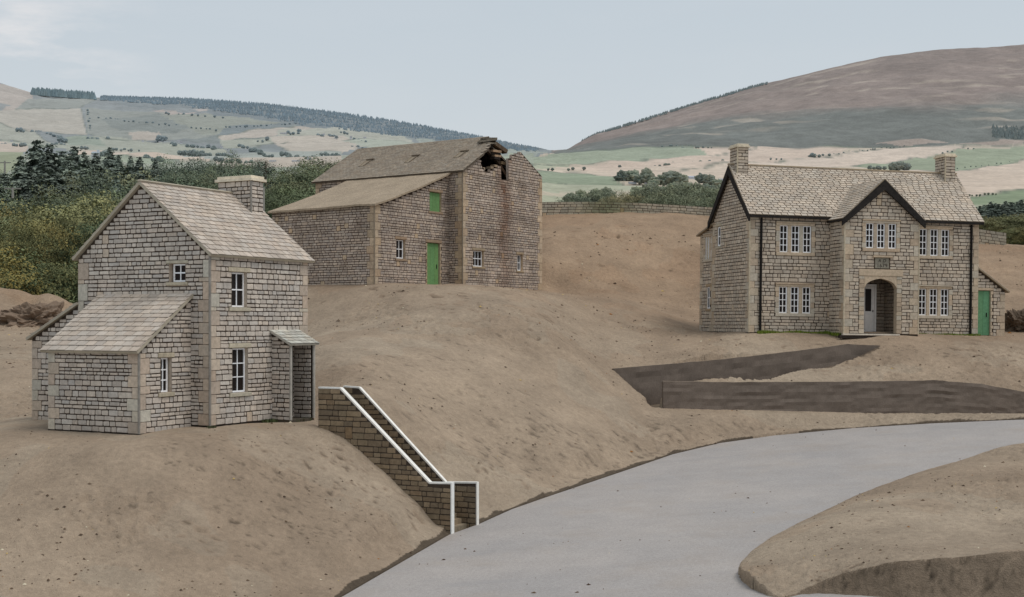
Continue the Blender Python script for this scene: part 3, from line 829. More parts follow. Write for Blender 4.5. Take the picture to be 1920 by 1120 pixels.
    while v < cr + .08:
        e = .02 if k % 2 else 0
        stone(mb, fp, x0 - .26 + e, x0 - .004, v + .004, min(v + .196, cr + .10), .03, jit(random.choice(dress), .08), True)
        stone(mb, fp, x1 + .004, x1 + .26 - e, v + .004, min(v + .196, cr + .10), .03, jit(random.choice(dress), .08), True); v += .2; k += 1
    spand = [(x0, sp), (x0, cr + .10), (x1, cr + .10), (x1, sp)] + arch[3:-1]
    mb.prism([fp.p(u, v_, .026) for u, v_ in spand[::-1]], -fp.n * .03, jit(dress[0], .03))
    ad = mb.build('door_surround', MAT_STONE, H)
    slab('lintel', ad, fp, x0 - .27, x1 + .30, cr + .105, cr + .40, -.01, .05, jit(dress[0], .03))
    triple(fp, H, U(4.88), U(6.36), 3.80, 4.90)
    wall('entrance_side_wall', H, fs, [(0, 0), (-K, 0), (-K, pe), (0, pe)], 'manor', quoins=(False, True), thick=.1)
    wall('entrance_far_side_wall', H, fz, [(0, 0), (-K, 0), (-K, pe), (0, pe)], 'manor', quoins=(True, False), thick=.1)
    # porch inside the arch
    fi = Frame((6.46, -.22), (0, -1)); porch_shade = lambda u, v: (.42, .40, .38)  # recess shade put into the stone colour of the inner porch
    wall('porch_inner_wall', H, fi, [(0, 0), (.95, 0), (.95, 2.6), (0, 2.6)], 'manor', thick=.02, stain_shade=porch_shade)
    fb = Frame((4.75, -.24), (1, 0)); wall('porch_back_wall', H, fb, [(0, 0), (1.72, 0), (1.72, 2.6), (0, 2.6)], 'manor', thick=.02, stain_shade=porch_shade, openings=[dict(u0=.52, u1=1.28, v0=0.02, v1=2.26, m=(.02, .02, 0, .02), deep=.01)])
    mb = MB(); mb.box((4.70, -1.17, 2.6), (6.56, -.2, 2.66), lin(70, 60, 50)); mb.box((4.70, -1.17, .0), (6.56, -.2, .03), lin(84, 75, 65)); mb.box((4.68, -1.17, .031), (4.74, -.2, 2.599), lin(70, 60, 50)); mb.build('porch_lining', MAT_STONE, H)
    mb = MB(); u0, u1, v1 = .52, 1.28, 2.24; wc = lin(206, 200, 194)
    def bxx(m_, a, b, c, d, o0, o1, col):
        p = [fb.p(a, c, o0), fb.p(b, c, o0), fb.p(b, c, o1), fb.p(a, c, o1), fb.p(a, d, o0), fb.p(b, d, o0), fb.p(b, d, o1), fb.p(a, d, o1)]
        m_.hexa(p, col) 
    bxx(mb, u0, u0 + .09, .03, v1, .02, .06, wc); bxx(mb, u1 - .09, u1, .03, v1, .02, .06, wc); bxx(mb, u0 + .09, u1 - .09, v1 - .09, v1, .02, .06, wc)
    dr = mb.build('door_frame', MAT_PAINT, H)
    mb = MB(); bxx(mb, u0 + .095, u1 - .095, .03, v1 - .095, -.01, .03, wc); bxx(mb, u0 + .2, u1 - .2, .18, .85, .03, .045, jit(wc, .03)); d_ = mb.build('door', MAT_PAINT, H)
    g = MB(); g.face([fb.p(u0 + .22, 1.02, .034), fb.p(u1 - .24, 1.02, .034), fb.p(u1 - .24, 2.03, .034), fb.p(u0 + .22, 2.03, .034)], (0, 0, 0, 1)); g.build('pane', MAT_GLASS, d_)
    g = MB(); g.bar(fb.p(u1 - .16, .98, .05), fb.p(u1 - .16, 1.08, .05), .03, .03, bk); g.build('handle', MAT_DARK, d_)
    slab('doorstep', H, Frame((3.75, K - .03), (1, 0)), 0, 2.75, -.07, .0, 0, .16, lin(206, 194, 178))
    slab('doorstep_edge', H, Frame((3.6, K - .02), (1, 0)), 0, 2.8, -.2, -.07, 0, .14, lin(56, 48, 42))
    # date stone
    pq = slab('date_stone', H, fp, U(5.34), U(6.02), 2.905, 3.375, -.04, .012, lin(140, 134, 120))
    slab('hood_mould', H, fp, U(5.22), U(6.16), 3.385, 3.47, -.01, .10, jit(dress[0], .04))
    mi = plain_mat('carved_letter', lin(62, 54, 46))
    for ch, ux, zz, size in (('A', -.13, 3.18, .21), ('D', .10, 3.18, .21), ('1', -.20, 2.955, .235), ('6', -.07, 2.955, .235), ('7', .07, 2.955, .235), ('9', .20, 2.955, .235)):
        cu = bpy.data.curves.new('carved_letter', 'FONT'); cu.body = ch; cu.size = size; cu.align_x = 'CENTER'; cu.extrude = .006; cu.shear = .2 if ch in 'AD' else 0
        tmp = bpy.data.objects.new('carved_letter', cu); COL.objects.link(tmp)
        dg = bpy.context.evaluated_depsgraph_get(); me = bpy.data.meshes.new_from_object(tmp.evaluated_get(dg)); bpy.data.objects.remove(tmp)
        me.materials.clear(); me.materials.append(mi)
        o = bpy.data.objects.new('carved_letter', me); COL.objects.link(o); o.parent = pq
        o.rotation_euler = (math.pi / 2, 0, 0); o.location = fp.p(U(5.68) + ux, zz, .012)
    # entrance roof
    cx = a0 + w_ / 2; pr = w_ / 2 + .20; pz = pa + .10 - (pe + .02 - .0)
    ez = pa + .12 - pr * (pa - pe) / (w_ / 2)
    ry = -K + 1.75
    v = Vector((pr, 0, pa + .12 - ez))
    roof('entrance_roof', H, (cx - pr, K - .20 + ry, ez), (0, -1, 0), v, ry, v.length, cs, .175, .31, edge=eg, base=bs, gap=.04, lift=.03, var=.03)
    v2 = Vector((-pr, 0, pa + .12 - ez))
    roof('entrance_roof', H, (cx + pr, K - .20, ez), (0, 1, 0), v2, ry, v2.length - .04, cs, .20, .32, edge=eg, base=bs)
    barge(K - .215, .10, cx - pr - .02, ez - .02, cx, pa + .07, 'y'); barge(K - .215, .10, cx + pr + .02, ez - .02, cx + .001, pa + .07, 'y')
    mb = MB(); mb.bar((a0 - .14, K - .1, ez - .04), (a0 - .14, -.02, ez - .04), .1, .1, bk); mb.build('gutter', MAT_DARK, H)
    post('corner_bead', H, a0 - .012, K - .012, 0, pe, .035, lin(196, 182, 158), MAT_STONE); post('corner_bead', H, a1 + .012, K - .012, 0, pe, .03, lin(190, 176, 152), MAT_STONE)
    for a, b in ((.10, .62), (10.66, 11.18)): chimney(H, 'manor', a, b, 1.75, 2.65, 6.6, 8.46, lin(212, 198, 174), cap_e=.065, bead=lin(186, 172, 148))
    # side store with the green door
    q0 = L; q1 = L + 1.48; yf = .12
    fx = Frame((q0 + .02, yf), (1, 0)); ww = q1 - q0 - .02
    ops = [dict(u0=.02, u1=.72, v0=-.02, v1=2.08, m=(0, .14, 0, .12), jamb=True)]
    wall('store_wall', H, fx, [(0, -.05), (ww, -.05), (ww, 2.06), (0, 3.05)], 'manor', ops, (False, True), qtop=1.95, thick=.1)
    wall('store_side_wall', H, Frame((q1, yf), (0, 1)), [(0, -.05), (2.6, -.05), (2.6, 2.06), (0, 2.06)], 'manor', quoins=(True, True), thick=.1)
    wall('store_rear_wall', H, Frame((q1, yf + 2.6), (-1, 0)), [(0, -.05), (ww, -.05), (ww, 3.05), (0, 2.06)], 'manor', stones=False, thick=.1)
    v3 = Vector((-(ww + .22), 0, 1.12))
    roof('store_roof', H, (q1 + .20, yf - .12, 2.04), (0, 1, 0), v3, 2.85, v3.length - .02, cs, .2, .3, thick=.06, edge=eg, base=bs)
    sd = door_planks(H, fx, .03, .71, 0, 2.06, .07, lin(98, 142, 104), 2, 'store_door'); slab('lintel', sd, fx, .0, .86, 2.082, 2.198, -.01, .03, lin(186, 165, 140))
    pl = MB(); pl.box((-.05, .02, -.25), (L + .02, D, -.002), lin(70, 60, 50)); pl.box((a0 - .02, K + .02, -.25), (a1 + .02, .0, -.003), lin(70, 60, 50)); pl.box((0.02, D, -.25), (L - 2, R + .03, -.004), lin(70, 60, 50)); pl.build('shadow_plinth', MAT_STONE, H)  # dark foot of the walls, its contact shade given by colour
    return H


# ================================================================== STAIRCASE
def build_stairs():
    H = thing('stone_staircase', 'straight stair between two white-edged brick parapets running down to the road', 'staircase', at(597, 800, 37.6), math.radians(-28))
    cw = lin(238, 235, 228)
    def side(y, prof, th, seed):
        fr = Frame((0, y), (1, 0))
        top = prof; ol = [(prof[0][0], -3.1), (prof[-1][0], -3.1)] + prof[::-1]
        w = wall('parapet', H, fr, ol, 'stair', thick=th, seed=seed, edges=lambda a, b: True, out=.014)
        # the face towards the steps
        fb = Frame((prof[-1][0], y + th), (-1, 0)); Lx = prof[-1][0]
        ol2 = [(Lx - u, v) for u, v in ol][::-1]
        wall('parapet_inner_face', w, fb, ol2, 'stair', thick=.02, seed=seed + 5, out=.014)
        for i in range(len(prof) - 1):
            mb = MB(); p, q = prof[i], prof[i + 1]
            mb.bar((p[0], y + th / 2, p[1] + .02), (q[0], y + th / 2, q[1] + .02), th + .012, .045, jit(cw, .03)); c = mb.build('coping', MAT_PAINT, w)
        mb = MB(); e = prof[-1]; mb.box((e[0] + .002, y - .008, -3.1), (e[0] + .035, y + th + .008, e[1] + .04), jit(cw, .03)); mb.build('end_edging', MAT_PAINT, w)
    side(0, [(0, 1.1), (.75, 1.1), (3.74, -1.43), (4.42, -1.40)], .13, 1)
    side(1.22, [(0.0, 1.08), (.56, 1.06), (3.52, -1.56), (4.52, -1.51)], .10, 2)
    n = 22
    for k in range(n):
        mb = MB(); x = .6 + k * .165; z = .25 - k * .138
        mb.box((x, .16, z - .5), (x + .165, 1.20, z), jit(lin(150, 134, 112), .06)); mb.build('step', MAT_STONE, H)
    return H


COTTAGE = build_cottage(); BARN = build_barn(); MANOR = build_manor(); STAIRS = build_stairs()

# ================================================================== TERRAIN
class Loc:
    def __init__(s, o): s.o = o.location.copy(); s.a = o.rotation_euler.z
    def w(s, x, y, z=0.0):
        c, n = math.cos(s.a), math.sin(s.a)
        return (s.o.x + x * c - y * n, s.o.y + x * n + y * c, s.o.z + z)


LC, LB, LM, LS = Loc(COTTAGE), Loc(BARN), Loc(MANOR), Loc(STAIRS)
RA, RB, RC = -6.72, .0732, .0307


def road_z(x, y): return RA + RB * x + RC * y


def on_road(px, py):
    dx, dz = (px - CX) / F, (HZ - py) / F
    Y = RA / (dz - RB * dx - RC)
    return (dx * Y, Y)


FAR_EDGE = [on_road(*p) for p in [(420, 1240), (560, 1162), (640, 1120), (740, 1062), (842, 1003), (900, 982), (960, 955), (1020, 934), (1100, 907), (1180, 880), (1262, 852), (1350, 831), (1450, 817), (1600, 803), (1750, 794), (1890, 788), (2100, 781), (2500, 772)]]
ROAD_POLY = FAR_EDGE + [(40, 52), (40, 20), (-8, 20)]
MOUND_FAR = [on_road(*p) for p in [(1382, 1072), (1385, 1058), (1405, 1038), (1440, 1014), (1500, 983), (1600, 935), (1700, 899), (1800, 869), (1920, 843), (2060, 815), (2300, 790)]]
NEAR_LIP = [(1462, 1124, 26.15), (1500, 1112, 26.35), (1540, 1096, 26.4), (1600, 1075, 26.2), (1690, 1057, 25.8), (1800, 1050, 25.4), (1920, 1036, 25.0), (2150, 1010, 24.8), (2500, 980, 24.6)]
MOUND_NEAR = [((p - CX) / F * Y, Y) for p, _, Y in NEAR_LIP]
MOUND_POLY = MOUND_FAR + [(26, 40), (24, 24.6)] + MOUND_NEAR[::-1] + [on_road(1440, 1118), on_road(1408, 1104), on_road(1389, 1088)]
TRENCH_BACK = [(1150, 692, 53.9), (1250, 684, 54.3), (1400, 670, 55.1), (1500, 658, 55.8), (1590, 646, 56.4), (1650, 649, 56.7)]
TRENCH_FRONT = [(1650, 651, 56.5), (1560, 690, 54.9), (1430, 715, 53.2), (1243, 715, 52.55), (1225, 764, 52.0)]
SLAB = [(1243, 716, 765, 52.2), (1400, 718, 768, 52.5), (1550, 717, 772, 52.75), (1650, 716, 776, 52.9), (1750, 714, 779, 53.0), (1840, 721, 782, 53.1), (1920, 736, 786, 53.2), (2060, 745, 790, 53.4), (2300, 750, 796, 53.6)]


def seg_dist(x, y, pts, closed=False):
    d = np.full(x.shape, 1e9); n = len(pts)
    for i in range(n if closed else n - 1):
        ax, ay = pts[i]; bx, by = pts[(i + 1) % n]
        vx, vy = bx - ax, by - ay; L = vx * vx + vy * vy + 1e-12
        t = np.clip(((x - ax) * vx + (y - ay) * vy) / L, 0, 1)
        d = np.minimum(d, np.hypot(x - ax - t * vx, y - ay - t * vy))
    return d


def in_poly(x, y, pts):
    k = np.zeros(x.shape, bool); n = len(pts)
    for i in range(n):
        (x0, y0), (x1, y1) = pts[i], pts[(i + 1) % n]
        if y0 == y1: continue
        k ^= ((y0 > y) != (y1 > y)) & (x < (x1 - x0) * (y - y0) / (y1 - y0) + x0)
    return k


def smooth(a, b, v):
    t = np.clip((v - a) / (b - a), 0, 1); return t * t * (3 - 2 * t)


CP = []
for x, y in [(0, 0), (2.2, -.2), (4.5, 0), (4.5, 2.5), (4.5, 5), (2, 5), (0, 7), (3.5, 7), (-2, .7), (-2, 4), (-2.3, 2.3), (0, -.5), (2.8, -.9), (4, -1.0), (-2.9, 4.2), (-1, 7.2), (-2.4, .4), (1.5, -1.0), (6, 1)]:
    CP.append(LC.w(x, y, -.06 if x >= -.1 else -.14))
for x, y in [(0, 0), (3.6, -.2), (7.3, 0), (7.3, 5), (7.3, 9), (0, 9.5), (-5.8, .8), (-2.5, .6), (-5.8, 7), (-5.8, 4), (-6.4, 4), (-3, .2), (3, -.9), (8, -.4), (-6.3, .3), (8, 8)]:
    CP.append(LB.w(x, y, -.06))
for x, y, z in [(0, 0, -.03), (3.8, -.1, -.08), (11.3, -.1, -.17), (5.6, -1.7, -.12), (0, 4.4, -.03), (0, 6.2, .0), (5, 6.5, .0), (11.3, 5, -.1), (12.8, 0, -.2), (13.2, .1, -.2), (-.6, 3, -.05), (-.5, 0, -.08), (2, -.9, -.12), (9.5, -.9, -.2)]:
    CP.append(LM.w(x, y, z))
for px, py, Y in [(150, 880, 32), (300, 835, 33.0), (0, 960, 30), (300, 960, 30.5), (500, 850, 34.4), (600, 905, 34.4), (700, 1000, 32.4), (450, 1050, 29.6), (300, 1120, 27.3), (0, 1120, 26.2), (560, 960, 32.4), (-200, 1100, 27), (-400, 950, 31),
                  (-100, 860, 33.5), (60, 820, 35.0), (150, 830, 34.0), (100, 1040, 28.3), (200, 1000, 29.2), (560, 1090, 29.4), (790, 985, 34.6),
                  (300, 1250, 24.5), (0, 1300, 23.5), (-400, 1250, 24), (-600, 800, 40),
                  (700, 738, 40.6), (600, 714, 41.5), (760, 800, 40.2), (800, 845, 39.6), (860, 888, 39.0), (900, 950, 37.9), (640, 690, 44), (700, 700, 43.5),
                  (600, 650, 47.5), (750, 650, 48), (900, 700, 47), (850, 760, 44), (1000, 800, 44.5), (950, 850, 42.5), (1100, 845, 44.4), (1000, 915, 40.6), (900, 600, 53), (750, 590, 54),
                  (700, 562, 57), (1000, 560, 58.5), (1020, 620, 53), (1100, 670, 53.2), (1148, 691, 54.0), (1185, 725, 53.0), (1222, 761, 52.1), (1150, 760, 50.0), (1200, 815, 48.8), (1050, 720, 50.0),
                  (1130, 664, 55.2), (1100, 640, 56.5), (1250, 652, 56.3), (1250, 676, 54.9), (1400, 661, 55.7), (1350, 640, 57.2), (1250, 605, 62.5), (1150, 560, 66), (1285, 598, 66), (1280, 560, 71), (1200, 620, 60),
                  (1020, 490, 72), (1150, 440, 78), (1020, 402, 84.5), (1100, 399.5, 84.5), (1250, 399, 84.5), (1335, 403, 85), (900, 404, 88), (700, 420, 88), (560, 470, 84), (1450, 410, 86), (1600, 425, 86), (1750, 440, 85),
                  (1020, 470, 98), (1300, 470, 98), (1700, 490, 98), (2100, 500, 98), (700, 480, 98),
                  (450, 560, 78), (300, 575, 76), (200, 590, 71), (400, 580, 70), (350, 640, 58), (500, 620, 58), (250, 700, 50),
                  (1590, 643, 57.0), (1640, 646, 57.0), (1500, 655, 56.3), (1660, 652, 56.7), (1800, 650, 57.4), (1880, 640, 59), (1919, 640, 60.2), (1700, 672, 55.5), (1800, 690, 54.7), (1919, 690, 55.2), (1600, 697, 54.2), (1700, 700, 53.8), (1920, 715, 54.0), (2050, 715, 54.3),
                  (1450, 714, 53.15), (1500, 713, 53.1), (1560, 692, 54.7), (1600, 716, 53.05), (1750, 712, 53.2), (1850, 720, 53.3), (1920, 733, 53.4), (1300, 715, 52.6), (1400, 716, 52.8),
                  (1919, 600, 64.5), (1919, 545, 70), (1860, 475, 80), (1919, 470, 80), (1890, 462, 84.5), (2000, 462, 84.5), (2100, 505, 76), (2100, 620, 60), (2150, 700, 55), (1500, 470, 79), (1700, 480, 79), (1500, 560, 69), (1700, 560, 69), (2400, 560, 70),
                  (20, 772, 42.3), (30, 700, 49), (30, 640, 56), (60, 604, 62.5), (20, 548, 67), (-100, 545, 67), (60, 558, 67), (110, 574, 66), (135, 580, 66), (-100, 700, 49), (-300, 800, 41), (-400, 620, 60), (0, 585, 76), (0, 610, 98), (-300, 600, 98), (400, 590, 98), (-500, 560, 80)]:
    p = at(px, py, Y); CP.append((p.x, p.y, p.z))
for px, py, e in [(1380, 812, .9), (1500, 800, 1.0)]:
    pass
# ground along the outside of the near parapet
for a, b, c in [(-5.54, 37.35, -2.99), (-4.60, 36.85, -3.58), (-3.95, 36.5, -4.0), (-3.02, 36.0, -4.76), (-2.42, 35.68, -5.25), (-2.0, 35.45, -5.62)]: CP.append((a, b, c))
for i in range(1, len(FAR_EDGE) - 1):      # the bank along the road
    (x0, y0), (x1, y1) = FAR_EDGE[i - 1], FAR_EDGE[i + 1]
    nx, ny = -(y1 - y0), (x1 - x0); l = math.hypot(nx, ny); nx /= l; ny /= l
    x, y = FAR_EDGE[i][0] + nx * .35, FAR_EDGE[i][1] + ny * .35
    CP.append((x, y, road_z(*FAR_EDGE[i]) + .22))
CP = np.array(CP, float)


def tps_fit(P, lam=2e-3):
    n = len(P); s = 20.0; X = P[:, :2] / s
    r = np.hypot(X[:, None, 0] - X[None, :, 0], X[:, None, 1] - X[None, :, 1])
    K = np.where(r > 0, r * r * np.log(r + 1e-12), 0) + lam * np.eye(n)
    Q = np.c_[np.ones(n), X]; M = np.zeros((n + 3, n + 3)); M[:n, :n] = K; M[:n, n:] = Q; M[n:, :n] = Q.T
    w = np.linalg.solve(M, np.r_[P[:, 2], 0, 0, 0])
    def f(x, y):
        sh = x.shape; x = x.ravel() / s; y = y.ravel() / s; out = np.empty(x.shape)
        for i in range(0, len(x), 20000):
            a, b = x[i:i + 20000], y[i:i + 20000]
            r2 = (a[:, None] - X[None, :, 0]) ** 2 + (b[:, None] - X[None, :, 1]) ** 2
            out[i:i + 20000] = (.5 * r2 * np.log(r2 + 1e-12)) @ w[:n] + w[n] + w[n + 1] * a + w[n + 2] * b
        return out.reshape(sh)
    return f


TPS = tps_fit(CP)


def vnoise(x, y, seed=0):
    xi = np.floor(x).astype(np.int64); yi = np.floor(y).astype(np.int64); fx = x - xi; fy = y - yi
    fx = fx * fx * (3 - 2 * fx); fy = fy * fy * (3 - 2 * fy)
    def h(a, b):
        n = (a * 374761393 + b * 668265263 + seed * 1442695041) & 0x7fffffff
        n = ((n ^ (n >> 13)) * 1274126177) & 0x7fffffff
        return ((n ^ (n >> 16)) & 0xffff) / 65535.0
    a = h(xi, yi); b = h(xi + 1, yi); c = h(xi, yi + 1); d = h(xi + 1, yi + 1)
    return (a * (1 - fx) + b * fx) * (1 - fy) + (c * (1 - fx) + d * fx) * fy - .5


SLAB_XY = [((p - CX) / F * Y, Y) for p, _, _, Y in SLAB]
TR_XY = [((p - CX) / F * Y, Y) for p, _, Y in [(p, t, Y + .16) for p, t, Y in TRENCH_BACK] + TRENCH_FRONT]


def ground_z(x, y, detail=True):
    z = TPS(x, y)
    lump = vnoise(x * .45, y * .45, 1) * .24 + vnoise(x * 1.3, y * 1.3, 2) * .11 + vnoise(x * 3.1, y * 3.1, 3) * .035
    rough = .75 * smooth(.02, .2, vnoise(x * .33, y * .33, 9))
    fine = (vnoise(x * 4.2, y * 4.2, 14) * .05 + vnoise(x * 7, y * 7, 4) * .045 + vnoise(x * 14, y * 14, 5) * .03) * (.35 + 1.9 * rough)
    # scrape marks left by hand in the clay
    u = (x * .8 + y * .35); w = (-x * .35 + y * .8)
    scr = np.maximum(0, vnoise(u * 2.2, w * 9, 6) - .16) * .42 * rough
    near_b = np.ones(x.shape)
    for L, (ax, ay, bx, by) in ((LC, (-2.2, -.8, 4.6, 7)), (LB, (-6, -.2, 7.4, 9.6)), (LM, (-.2, -1.7, 13, 6.3))):
        c, s = math.cos(L.a), math.sin(L.a); lx = (x - L.o.x) * c + (y - L.o.y) * s; ly = -(x - L.o.x) * s + (y - L.o.y) * c
        d = np.hypot(np.maximum(np.maximum(ax - lx, lx - bx), 0), np.maximum(np.maximum(ay - ly, ly - by), 0))
        near_b = np.minimum(near_b, smooth(.0, 1.6, d))
    # a hollow below the left dunes, and lumps of the dunes themselves
    g = lambda cx, cy, r: np.exp(-((x - cx) ** 2 + (y - cy) ** 2) / (2 * r * r))
    z = z + .15 * g(-26.0, 67, 1.2) - .55 * g(-24.55, 65.9, .55) + .42 * g(-23.6, 66.9, .6) + .2 * g(-22.6, 66.4, .5) - .3 * g(-26.6, 64.6, .5)
    z = z + (lump * near_b * .8 + fine * (.3 + .7 * near_b) - scr * near_b)
    road_in = in_poly(x, y, ROAD_POLY); dr = seg_dist(x, y, FAR_EDGE)
    zr = road_z(x, y)
    # shelf between the road and the low front wall
    slab_y = np.interp(x, [p[0] for p in SLAB_XY], [p[1] for p in SLAB_XY])
    slab_b = np.interp(x, [p[0] for p in SLAB_XY], [(HZ - b) / F * Y for _, _, b, Y in SLAB])
    edge_y = np.interp(x, [p[0] for p in FAR_EDGE[6:]], [p[1] for p in FAR_EDGE[6:]])
    t = np.clip((y - edge_y) / np.maximum(slab_y - edge_y, .05), 0, 1)
    shelf = (zr + .12) * (1 - t) + slab_b * t + .12 * np.sin(math.pi * t) + fine * .6
    wsh = smooth(5.0, 6.0, x) * (y < slab_y + .12) * (~road_in)
    z = z * (1 - wsh) + shelf * wsh
    # the bank where earth meets road
    bank = zr + .14 + lump * .5 + fine
    k = smooth(.10, 1.1, dr)
    bank = zr + .02 + (bank - zr - .02) * smooth(.0, .30, dr)
    zb = bank * (1 - k) + z * k
    crack = smooth(8.2, 9.6, x) * (1 - smooth(11.5, 13.2, x)) * (vnoise(x * .9, y * .9, 12) + .45)
    zb = np.where(dr < .16 * crack, zr - .2, zb)
    z = np.where(road_in, zr - .3, np.where(dr < 1.1, zb, z))
    # the cutting behind the low wall
    tr = in_poly(x, y, TR_XY)
    fl = np.interp(x, [5.2, 6.6, 10, 14.5, 15.9], [-3.5, -3.3, -2.7, -1.7, -1.06])
    z = np.where(tr, np.minimum(z, fl), z)
    # stair channel
    c, s = math.cos(LS.a), math.sin(LS.a); lx = (x - LS.o.x) * c + (y - LS.o.y) * s; ly = -(x - LS.o.x) * s + (y - LS.o.y) * c
    ch = (lx > .3) & (lx < 4.75) & (ly > .05) & (ly < 1.27)
    z = np.where(ch, np.minimum(z, LS.o.z + np.interp(lx, [.3, .75, 4.1, 4.4, 4.8], [0, -.15, -2.85, -3.0, -3.0])), z)
    # the tongue of earth inside the bend
    mi = in_poly(x, y, MOUND_POLY)
    df = seg_dist(x, y, MOUND_FAR + []) ; dn = seg_dist(x, y, MOUND_NEAR)
    zm_t = np.interp(x, [p[0] for p in MOUND_NEAR], [(HZ - q) / F * Y for _, q, Y in NEAR_LIP])
    dome = zr + .05 + .50 * (1 - np.exp(-df / 1.1)) + .10 * np.sin(np.minimum(df, 6) * .8)
    wn = np.exp(-dn / 1.6)
    zz = dome * (1 - wn) + np.minimum(zm_t, dome + .4) * wn
    zz = zz + lump * .5 * np.minimum(1, df) + fine * .8 - scr * .5
    ks = np.clip(df / .05, 0, 1); zz = zr - .05 + (zz - zr + .05) * ks
    z = np.where(mi, zz, z)
    face = (y < np.interp(x, [p[0] for p in MOUND_NEAR], [p[1] for p in MOUND_NEAR])) & (x > MOUND_NEAR[0][0] - .8) & (y < 27.5)
    yl = np.interp(x, [p[0] for p in MOUND_NEAR], [p[1] for p in MOUND_NEAR])
    fz = zm_t - np.minimum((yl - y) * 1.7, 1.25) + fine * 2.0 + vnoise(x * 4, y * 4 + z * 3, 21) * .10
    z = np.where(face & (x > MOUND_NEAR[0][0]), np.maximum(fz, zr - .6), z)
    return z


def grid_mesh(name, X, Y, Z, C, mat, smooth_=True):
    nr, nc = X.shape
    me = bpy.data.meshes.new(name)
    me.vertices.add(nr * nc); me.vertices.foreach_set('co', np.stack([X, Y, Z], -1).astype(np.float32).ravel())
    i = np.arange((nr - 1) * nc).reshape(nr - 1, nc)[:, :-1]
    q = np.stack([i, i + 1, i + nc + 1, i + nc], -1).reshape(-1, 4).astype(np.int32)
    n = len(q)
    me.loops.add(n * 4); me.loops.foreach_set('vertex_index', q.ravel())
    me.polygons.add(n); me.polygons.foreach_set('loop_start', np.arange(0, n * 4, 4, dtype=np.int32))
    try: me.polygons.foreach_set('loop_total', np.full(n, 4, np.int32))
    except Exception: pass
    me.update(calc_edges=True); me.validate()
    ca = me.color_attributes.new('Col', 'FLOAT_COLOR', 'POINT'); ca.data.foreach_set('color', C.astype(np.float32).reshape(-1))
    me.polygons.foreach_set('use_smooth', np.full(len(me.polygons), smooth_))
    me.materials.append(mat)
    o = bpy.data.objects.new(name, me); COL.objects.link(o); return o


cols = np.concatenate([np.arange(-700, -40, 8.0), np.arange(-40, 1964, 2.6), np.arange(1964, 2700, 8.0)])
rows = np.concatenate([np.arange(22, 24.4, .2), np.arange(24.4, 25, .03), np.arange(25, 27, .03), np.arange(27, 34, .06), np.arange(34, 50, .075), np.arange(50, 58, .055), np.arange(58, 72, .11), np.arange(72, 100, .25)])
PX, YY = np.meshgrid(cols, rows)
XX = (PX - CX) / F * YY
ZZ = ground_z(XX, YY)
GOUGE = np.ones(XX.shape)
PYp = HZ - F * ZZ / YY
for gx, gy, rx, ry, cnt in [(930, 575, 140, 32, 150), (1050, 615, 120, 30, 50), (760, 700, 160, 40, 90), (1040, 855, 170, 60, 260), (900, 800, 150, 80, 180), (560, 880, 130, 60, 180), (400, 850, 130, 35, 90), (650, 960, 150, 55, 170), (480, 1000, 120, 70, 90),
                            (200, 980, 180, 90, 60), (1300, 800, 160, 25, 110), (1230, 830, 70, 35, 90), (1700, 680, 220, 32, 110), (1850, 660, 90, 30, 70), (1750, 1000, 190, 70, 90), (1100, 430, 160, 28, 50), (1200, 480, 120, 40, 40), (740, 560, 140, 22, 100), (1450, 645, 120, 10, 30), (1720, 1085, 210, 30, 120), (60, 700, 70, 60, 30), (820, 640, 200, 40, 60)]:
    cand = np.argwhere(((PX - gx) / rx) ** 2 + ((PYp - gy) / ry) ** 2 < 1)
    if not len(cand): continue
    for k_ in range(int(cnt * .65)):
        r_, c_ = cand[rng.integers(len(cand))]
        x0, y0 = XX[r_, c_], YY[r_, c_]; ln = rng.uniform(.05, .10) * (1 + 1.6 * rng.random() ** 5) * y0 / 42; wd = max(.035 * y0 / 42, ln * rng.uniform(.3, .55)); an = rng.normal(-.25, .45); dp = rng.uniform(.22, .5) * wd
        w_c = int(ln * 3.2 / (2.6 * y0 / F)) + 2; r0, r1 = np.searchsorted(rows, [y0 - 3.2 * ln, y0 + 3.2 * ln]); c0, c1 = max(0, c_ - w_c), c_ + w_c
        dx, dy = XX[r0:r1, c0:c1] - x0, YY[r0:r1, c0:c1] - y0
        a_ = (dx * math.cos(an) + dy * math.sin(an)) / ln; b_ = (-dx * math.sin(an) + dy * math.cos(an)) / wd
        e_ = np.exp(-a_ ** 4 * 1.5 - b_ ** 2); ZZ[r0:r1, c0:c1] += -dp * e_ + .6 * dp * np.exp(-a_ ** 2 - (b_ + 1.3) ** 2)
        GOUGE[r0:r1, c0:c1] *= 1 - rng.uniform(.10, .50) * e_
C = np.ones(XX.shape + (4,))
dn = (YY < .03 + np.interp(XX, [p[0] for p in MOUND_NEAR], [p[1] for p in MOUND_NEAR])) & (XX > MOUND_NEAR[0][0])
k = np.where(dn, .62, 1.0)  # shade on the mound's near face painted into the ground colour
k = np.where(in_poly(XX, YY, ROAD_POLY) & ~in_poly(XX, YY, MOUND_POLY) & ~dn, .35, k)
k = np.where(in_poly(XX, YY, TR_XY), .5, k)
dr_ = seg_dist(XX, YY, FAR_EDGE); k = np.where((dr_ < .13 + .24 * vnoise(XX * 1.2, YY * 1.2, 13)), k * .3, k)  # shadow line under the road bank, painted as a dark band
